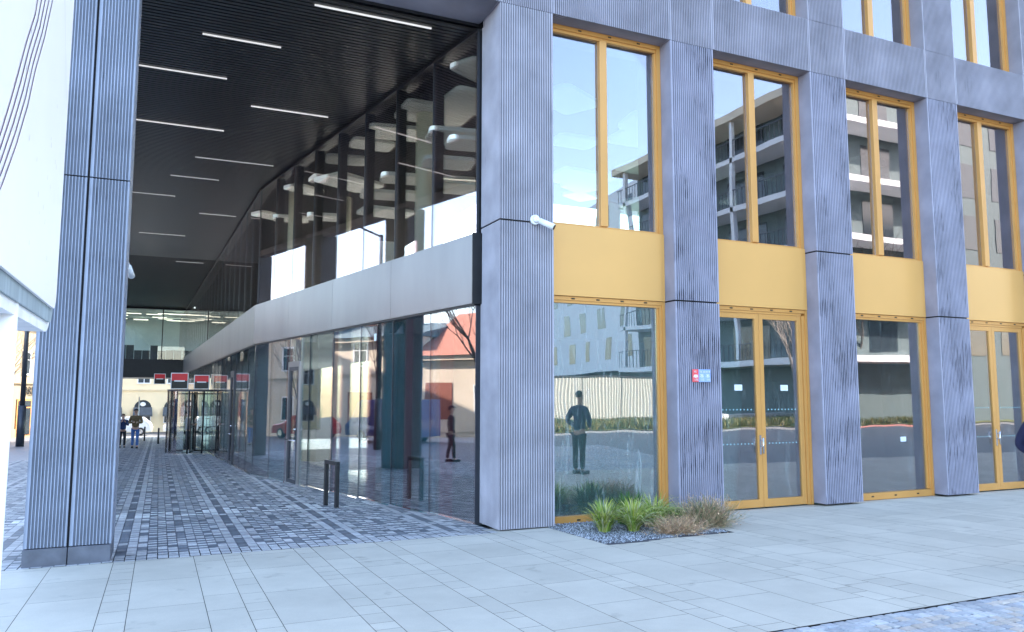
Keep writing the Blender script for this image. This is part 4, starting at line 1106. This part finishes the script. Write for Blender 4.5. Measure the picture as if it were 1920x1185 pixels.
M['carblue'] = mat('blue_van_paint', (0.02, 0.05, 0.20), .3, var=.02, coat=.6)
M['carred'] = mat('red_car_paint', (0.35, 0.02, 0.03), .3, var=.02, coat=.6)
def on_g(x, y): return (x, y, g(y))
car(on_g(-2.6, 71), R(178), 'carwhite', 'white estate car parked beyond the passage, the left one')
car(on_g(2.6, 72), R(178), 'carwhite', 'white car parked beyond the passage, half behind the revolving door')
v = car(on_g(-12.6, 37.0), rowang, 'carblue', 'dark blue van parked by the cream houses, mirrored in the passage glass', van=True)
car(on_g(-13.0, 47), rowang, 'carred', 'dark red car parked in front of the cream house with the brown gate')

def cyl_thing(name, loc, segs, m_, label, cat, part='post', group=None):
    w = empty(name, loc, 0, label, cat, group); bm = B()
    for (z0, z1, r0_, r1_) in segs: tube(bm, (0, 0, z0), (0, 0, z1), r0_, r1_, n=16)
    obj(part, bm, m_, w); return w
w = cyl_thing('street_lamp', on_g(-6.8, 50), [(-.1, 2.2, .2, .2), (2.2, 9.5, .13, .09)], 'darkframe', 'tall dark street lamp post left of the ribbed pillar', 'street lamp')
bm = B(); tube(bm, (0, 0, 9.4), (1.2, 0, 9.7), .05, n=8); obj('arm', bm, 'darkframe', w); bm = B(); box(bm, .9, 1.6, -.15, .15, 9.6, 9.72, bev=.02); obj('lamp_head', bm, 'darkframe', w)
w = cyl_thing('street_lamp', on_g(-7.6, 31), [(-.1, 2.2, .16, .16), (2.2, 9.5, .12, .09)], 'darkframe', 'tall dark street lamp post in the square, mirrored in the passage glass', 'street lamp')
bm = B(); tube(bm, (0, 0, 9.4), (1.2, 0, 9.7), .05, n=8); obj('arm', bm, 'darkframe', w)
for x, y, lb in ((.05, 49, 'black bollard left of the revolving door, the nearer of two'), (-.75, 55, 'black bollard near the end of the passage, the farther of two')):
    cyl_thing('bollard', on_g(x, y), [(-.02, .85, .05, .05), (.85, .9, .05, .02)], 'black', lb, 'bollard', group='bollards at the end of the passage')
w = cyl_thing('traffic_sign_post', on_g(-1.3, 62), [(-.05, 2.9, .04, .04)], 'white', 'slim pale sign post at the kerb beyond the passage', 'sign post')

# white block with staggered windows and the balcony block behind the viewer, seen in the glass
w = empty('white_apartment_block', (0, 0, 0), 0, 'white apartment block with staggered dark windows, mirrored in the first street window', 'apartment block')
BWa, BWb = Vector((34.0, -29.6)), Vector((40.5, -76.0))
def face_frame(a, b):
    d = (b-a).normalized(); return d, Vector((-d.y, d.x)) if False else Vector((d.y, -d.x))
dW = (BWb-BWa).normalized(); nW = Vector((dW.y, -dW.x))       # points to -X (towards the lawn)
if nW.x > 0: nW = -nW
def wp(s, k, z): v_ = BWa+dW*s+nW*k; return (v_.x, v_.y, z)
LW = (BWb-BWa).length
bm = B(); prism(bm, [tuple(BWa+nW*0)[:2], tuple(BWb)[:2], tuple(BWb-nW*14)[:2], tuple(BWa-nW*14)[:2]], 3.6, 19.0); bmesh.ops.recalc_face_normals(bm, faces=bm.faces); obj('wall', bm, 'whitewall', w)
bm = B(); c_ = [tuple(BWa-nW*1.5)[:2], tuple(BWb-nW*1.5)[:2], tuple(BWb-nW*13)[:2], tuple(BWa-nW*13)[:2]]; prism(bm, c_, .5, 3.6); bmesh.ops.recalc_face_normals(bm, faces=bm.faces); obj('ground_floor', bm, 'greywall', w)
rs_ = random.Random(2)
for fl_ in range(5):
    for k in range(9):
        s = 2.2+k*4.5+(fl_ % 2)*1.3; z = 4.6+fl_*2.9; ww = rs_.choice([1.2, 1.6])
        if s+ww > LW: continue
        bm = B(); a = [bm.verts.new(wp(*p)) for p in ((s, .02, z), (s+ww, .02, z), (s+ww, .02, z+1.9), (s, .02, z+1.9))]; bm.faces.new(a); f = obj('window', bm, 'win', w)
w = empty('balcony_block', (0, 0, 0), 0, 'dark apartment block with long pale balconies, mirrored in the farther street windows', 'apartment block')
BX, BYn, BYs = 33.0, -9.0, -29.0
bm = B(); box(bm, BX, BX+16, BYs, BYn, .1, 18.2); obj('wall', bm, 'greywall', w)
bm = B(); box(bm, BX-2.2, BX+16.3, BYs, BYn+.3, 18.21, 18.7); obj('roof_slab', bm, 'creamw', w)
for fl_ in range(5):
    z = 3.3+fl_*3.1
    bm = B(); box(bm, BX-2.0, BX-.01, BYs+.3, BYn+1.6, z, z+.32); box(bm, BX-.005, BX+6, BYn+.01, BYn+1.6, z, z+.32); b_ = obj('balcony', bm, 'whitewall', w)
    bm = B(); y = BYs+.5
    while y < BYn+1.5: box(bm, BX-1.97, BX-1.94, y, y+.03, z+.321, z+1.3); y += .35
    box(bm, BX-1.99, BX-1.92, BYs+.4, BYn+1.58, z+1.301, z+1.35); obj('railing', bm, 'darkframe', b_)
    for k in range(4):
        bm = B(); y = BYs+.8+k*4.9; box(bm, BX-.03, BX-.002, y, y+3.4, z+.4, z+2.6); obj('window', bm, 'win', w)
for fl_ in range(5):
    for k in range(4):
        bm = B(); x_ = BX+1.2+k*3.6; box(bm, x_, x_+2.2, BYn+.003, BYn+.03, 3.9+fl_*3.1, 5.9+fl_*3.1); obj('window', bm, 'win', w)
for k in range(4):
    bm = B(); y = BYn-.6-k*6.0; box(bm, BX-2.0, BX-1.75, y-.25, y, 3.7, 18.2); obj('column', bm, 'whitewall', w)
# hoarding
w = empty('site_hoarding', (0, -12.4, g(-12.4)), 0, 'white corrugated steel hoarding beyond the lawn, mirrored in the first street window', 'fence')
M['hoard'] = mat('white_corrugated_steel', (0.40, .40, .37), .5, var=.05)
for k in range(7):
    bm = B(); x = 9.5+k*2.3; n = 14; prev = None
    for j in range(n*2+1):
        xx = x+j*(2.24/(n*2)); yy = .03 if j % 2 else 0
        cur = (bm.verts.new((xx, yy, .30)), bm.verts.new((xx, yy, 2.2)))
        if prev: bm.faces.new((prev[0], cur[0], cur[1], prev[1]))
        prev = cur
    obj('hoarding_panel', bm, 'hoard', w)
bm = B()
for k in range(8): box(bm, 9.46+k*2.3-.03, 9.46+k*2.3+.03, -.05, -.01, 0, 2.28)
box(bm, 9.4, 25.5, -.05, .06, 2.21, 2.27); obj('hoarding_posts', bm, 'darkframe', w)
# lawn grass (mirrored in the windows)
rs = random.Random(31); vs, fs, cols = [], [], []
for k in range(14000):
    x, y = rs.uniform(8, 40), rs.uniform(-12, -7.7)
    if rs.random() < .2: x, y = rs.uniform(8, 40), rs.uniform(-9, -7.7)
    h_ = rs.uniform(.12, .45); a = rs.uniform(0, 6.28); z = g(y)+.02
    n0 = len(vs); w_ = .05
    vs += [(x-w_*math.cos(a), y-w_*math.sin(a), z), (x+w_*math.cos(a), y+w_*math.sin(a), z), (x+rs.uniform(-.15, .15), y+rs.uniform(-.15, .15), z+h_)]
    fs.append((n0, n0+1, n0+2)); cols.append(rs.choice([(.10, .13, .035), (.16, .16, .05), (.26, .22, .10), (.07, .10, .03)]))
me = bpy.data.meshes.new('grass'); me.from_pydata(vs, [], fs); at = me.attributes.new('tone', 'FLOAT_COLOR', 'FACE'); fl = []
for c in cols: fl += [*c, 1]
at.data.foreach_set('color', fl); me.materials.append(M['leaf']); o = bpy.data.objects.new('grass', me); COL.objects.link(o)
tag(o, 'rough green and straw coloured grass on the lawn mirrored in the windows', 'grass', kind='stuff')
bm = B(); prism(bm, [(6, -13.1), (50, -13.1), (50, -12.8), (6, -12.8)], lambda x, y: g(y)-.1, lambda x, y: g(y)+.42); bmesh.ops.recalc_face_normals(bm, faces=bm.faces)
tag(obj('kerb_wall', bm, 'whitewall'), 'low pale concrete kerb wall along the lawn', 'wall')

# ---------------------------------------------------------------- people
M['skin'] = mat('skin', (0.50, 0.30, 0.22), .55, var=.04)
def cloth(name, c): M[name] = mat(name, c, .85, var=.15, scale=9, bump=.2, bscale=40); return name
def skinned(name, chains, m_, parent, sub=2):
    """grow one continuous surface over chains of (point, radius) sharing their named joints"""
    me = bpy.data.meshes.new(name); vs, es, rad = [], [], []; idx = {}
    for ch in chains:
        prev = None
        for key, p, r_ in ch:
            if key in idx: i_ = idx[key]
            else:
                i_ = len(vs); vs.append(p); rad.append(r_); idx[key] = i_
            if prev is not None and (prev, i_) not in es: es.append((prev, i_))
            prev = i_
    me.from_pydata(vs, es, []); o = bpy.data.objects.new(name, me); COL.objects.link(o)
    md = o.modifiers.new('skin', 'SKIN'); md.use_smooth_shade = True; md.branch_smoothing = .3
    for k, r_ in enumerate(rad):
        sv = me.skin_vertices[0].data[k]; sv.radius = (r_, r_) if not isinstance(r_, tuple) else r_
    me.skin_vertices[0].data[0].use_root = True
    s = o.modifiers.new('sub', 'SUBSURF'); s.levels = sub; s.render_levels = sub
    dg = bpy.context.evaluated_depsgraph_get(); m2 = bpy.data.meshes.new_from_object(o.evaluated_get(dg))
    bpy.data.objects.remove(o); m2.materials.clear(); m2.materials.append(M[m_])
    for p in m2.polygons: p.use_smooth = True
    o2 = bpy.data.objects.new(name, m2); COL.objects.link(o2); o2.parent = parent; return o2
def person(loc, rz, H, label, top, legs, hair, arms='down', stride=0.0, long_coat=False, cap=None, shoe='black', long_hair=False, group=None, detail=False):
    w = empty('person', loc, rz, label, 'person', group); k = H/1.75
    V = lambda x, y, z: (x*k, y*k, z*k)       # faces -y
    hip = .91; sh = 1.43
    st = stride
    legsP = {}
    chains_body = [[('pel', V(0, 0, hip+.04), .11*k), ('bel', V(0, .005, 1.08), (.13*k, .10*k)), ('che', V(0, 0, 1.28), (.15*k, .105*k)), ('nb', V(0, .01, 1.46), .06*k), ('nk', V(0, 0, 1.52), .052*k), ('jaw', V(0, -.015, 1.575), (.062*k, .075*k)), ('hd', V(0, -.005, 1.65), (.076*k, .092*k)), ('hd2', V(0, .0, 1.70), (.070*k, .085*k)), ('top', V(0, 0, 1.735), .04*k)]]
    chj = [[('pel', V(0, 0, hip-.02), (.165*k, .125*k)), ('bel', V(0, 0, 1.08), (.165*k, .125*k)), ('che', V(0, 0, 1.28), (.19*k, .135*k)), ('up', V(0, .01, 1.40), (.13*k, .10*k)), ('nb', V(0, .01, 1.485), .07*k)]]
    if long_coat: chj[0].insert(0, ('hem', V(0, 0, .62), (.19*k, .15*k)))
    cht = [[('pel', V(0, 0, hip+.03), (.15*k, .115*k))]]
    shoes = []
    for s in (-1, 1):
        fy = -st*s*.5
        kn = V(s*.10, fy*.55-.03*(1 if st else 0), .50); an = V(s*.10, fy, .09)
        chains_body.append([('pel', V(0, 0, hip+.04), .11*k), (f'h{s}', V(s*.09, 0, hip-.06), .08*k), (f'k{s}', kn, .055*k), (f'a{s}', an, .038*k), (f'f{s}', V(s*.10, fy-.11, .04), .03*k)])
        cht.append([('pel', V(0, 0, hip+.03), .15*k), (f'h{s}', V(s*.095, 0, hip-.10), (.095*k, .10*k)), (f'k{s}', kn, .068*k), (f'c{s}', V(s*.10, fy*.8, .30), .066*k), (f'a{s}', V(s*.10, fy, .10), .058*k)])
        shoes.append((s, fy))
        S = V(s*.19, .01, 1.40)
        if arms == 'down': E_, Wp = V(s*.275, .04, 1.13), V(s*.27, -.08, .90)
        elif arms == 'front': E_, Wp = V(s*.26, .0, 1.14), V(s*.08, -.27, 1.17)
        elif arms == 'akimbo': E_, Wp = V(s*.34, .05, 1.17), V(s*.19, -.12, 1.02)
        else: E_, Wp = V(s*.25, -.06, 1.16), V(s*.09, -.22, 1.36)
        Wv, Ev = Vector(Wp), Vector(E_); dh = (Wv-Ev).normalized()
        palm = Wv+dh*.055*k
        chains_body.append([('che', V(0, 0, 1.28), .15*k), (f's{s}', S, .055*k), (f'e{s}', E_, .042*k), (f'w{s}', Wp, .028*k), (f'p{s}', tuple(palm), (.038*k, .02*k))])
        if detail or True:
            side_ = dh.cross(Vector((0, 1, 0))).normalized() if abs(dh.y) < .9 else Vector((1, 0, 0))
            inn = dh.cross(side_).normalized()
            for q, ln in enumerate((.068, .078, .072, .058)):
                b0 = palm+side_*(.027-.018*q)*k; b1 = b0+dh*ln*.55*k+inn*.006*k; b2 = b1+(dh*.8+inn*.5).normalized()*ln*.5*k
                chains_body.append([(f'p{s}', tuple(palm), .03*k), (f'g{s}{q}', tuple(b0+dh*.02*k), .0095*k), (f'G{s}{q}', tuple(b1), .0088*k), (f'H{s}{q}', tuple(b2), .007*k)])
            t0 = palm-dh*.02*k+side_*.035*k
            chains_body.append([(f'p{s}', tuple(palm), .03*k), (f't{s}', tuple(t0), .011*k), (f'T{s}', tuple(t0+(dh*.6+side_*.7+inn*.3).normalized()*.045*k), .009*k)])
        chj.append([('up', V(0, .01, 1.40), .13*k), (f's{s}', S, .078*k), (f'e{s}', E_, .064*k), (f'w{s}', tuple(Wv-dh*.01*k), .048*k)])
    # nose and ears grow out of the head
    chains_body.append([('hd', V(0, -.005, 1.65), .076*k), ('nose', V(0, -.108, 1.638), .014*k)])
    skinned('body', chains_body, 'skin', w)
    skinned('jacket', chj, top, w); skinned('trousers', cht, legs, w)
    for s, fy in shoes:
        bm = B(); box(bm, (s*.10-.048)*k, (s*.10+.048)*k, (fy-.19)*k, (fy+.07)*k, .0, .085*k, bev=.02*k); obj('shoe', bm, shoe, w)
    for s in (-1, 1):
        bm = B(); bmesh.ops.create_uvsphere(bm, u_segments=8, v_segments=6, radius=.011*k, matrix=Matrix.Translation(V(s*.032, -.088, 1.665))); obj('eye', bm, 'black', w)
        bm = B(); bmesh.ops.create_uvsphere(bm, u_segments=8, v_segments=6, radius=.024*k, matrix=Matrix.Translation(V(s*.078, .01, 1.64)) @ Matrix.Diagonal((.45, .8, 1.3, 1))); obj('ear', bm, 'skin', w)
    bm = B(); box(bm, -.024*k, .024*k, -.0945*k, -.082*k, 1.594*k, 1.603*k); obj('mouth', bm, 'redbrown', w)
    bm = B(); bmesh.ops.create_uvsphere(bm, u_segments=20, v_segments=14, radius=1, matrix=Matrix.Translation(V(0, .018, 1.685)) @ Matrix.Diagonal((.088*k, .102*k, .088*k, 1)))
    geom = [v_ for v_ in bm.verts if v_.co.z < (1.63 if v_.co.y > .0 else 1.69)*k and not (long_hair and v_.co.y > .01*k)]
    bmesh.ops.delete(bm, geom=geom, context='VERTS')
    if long_hair: tube(bm, V(0, .06, 1.68), V(0, .085, 1.42), .075*k, .05*k, n=12)
    obj('hair', bm, hair, w, smooth=True)
    if cap:
        bm = B(); bmesh.ops.create_uvsphere(bm, u_segments=20, v_segments=10, radius=1, matrix=Matrix.Translation(V(0, .005, 1.70)) @ Matrix.Diagonal((.097*k, .108*k, .08*k, 1)))
        bmesh.ops.delete(bm, geom=[v_ for v_ in bm.verts if v_.co.z < 1.695*k], context='VERTS')
        box(bm, -.06*k, .06*k, -.17*k, -.08*k, 1.695*k, 1.708*k); obj('cap', bm, cap, w)
    return w
cloth('olive', (.14, .095, .045)); cloth('jeans', (.06, .14, .36)); cloth('navy', (.02, .04, .13)); cloth('darkcloth', (.02, .02, .025)); cloth('hairdark', (.035, .022, .015)); cloth('pinkgrey', (.42, .35, .37)); cloth('stripe', (.30, .22, .20)); cloth('hairbrown', (.12, .07, .04)); cloth('deepnavy', (.012, .013, .05))
man = person(on_g(-1.02, 43.5), 0, 1.92, 'man in an olive brown jacket, blue jeans and dark cap walking up the passage', 'olive', 'jeans', 'hairdark', arms='front', stride=.3, cap='darkcloth')
woman = person(on_g(-1.62, 44.5), .1, 1.68, 'woman in a dark blue jacket beside the man in the passage, half behind the pillar', 'navy', 'darkcloth', 'hairdark', arms='up', stride=.15, long_hair=True)
person((1.15, 36.1, g(36.2)+.061), R(95), 1.72, 'person in a dark vest over a pale pink top standing inside the revolving door', 'pinkgrey', 'darkcloth', 'hairdark', arms='front', stride=.2, shoe='white')
person(on_g(8.66, 5.33), R(70), 1.83, 'person in a navy jacket at the right edge, only the elbow showing', 'deepnavy', 'darkcloth', 'hairdark', arms='akimbo')
person(on_g(-4.31, 21.9), R(-60), 1.78, 'person in dark clothes and a cap, mirrored in the first panel of the passage glass', 'darkcloth', 'darkcloth', 'hairdark', cap='darkcloth', stride=.2)
person(on_g(-5.0, 25.3), R(-40), 1.65, 'woman in a striped top and jeans, mirrored in the second panel of the passage glass', 'stripe', 'jeans', 'hairbrown', arms='up', long_hair=True, stride=.3)
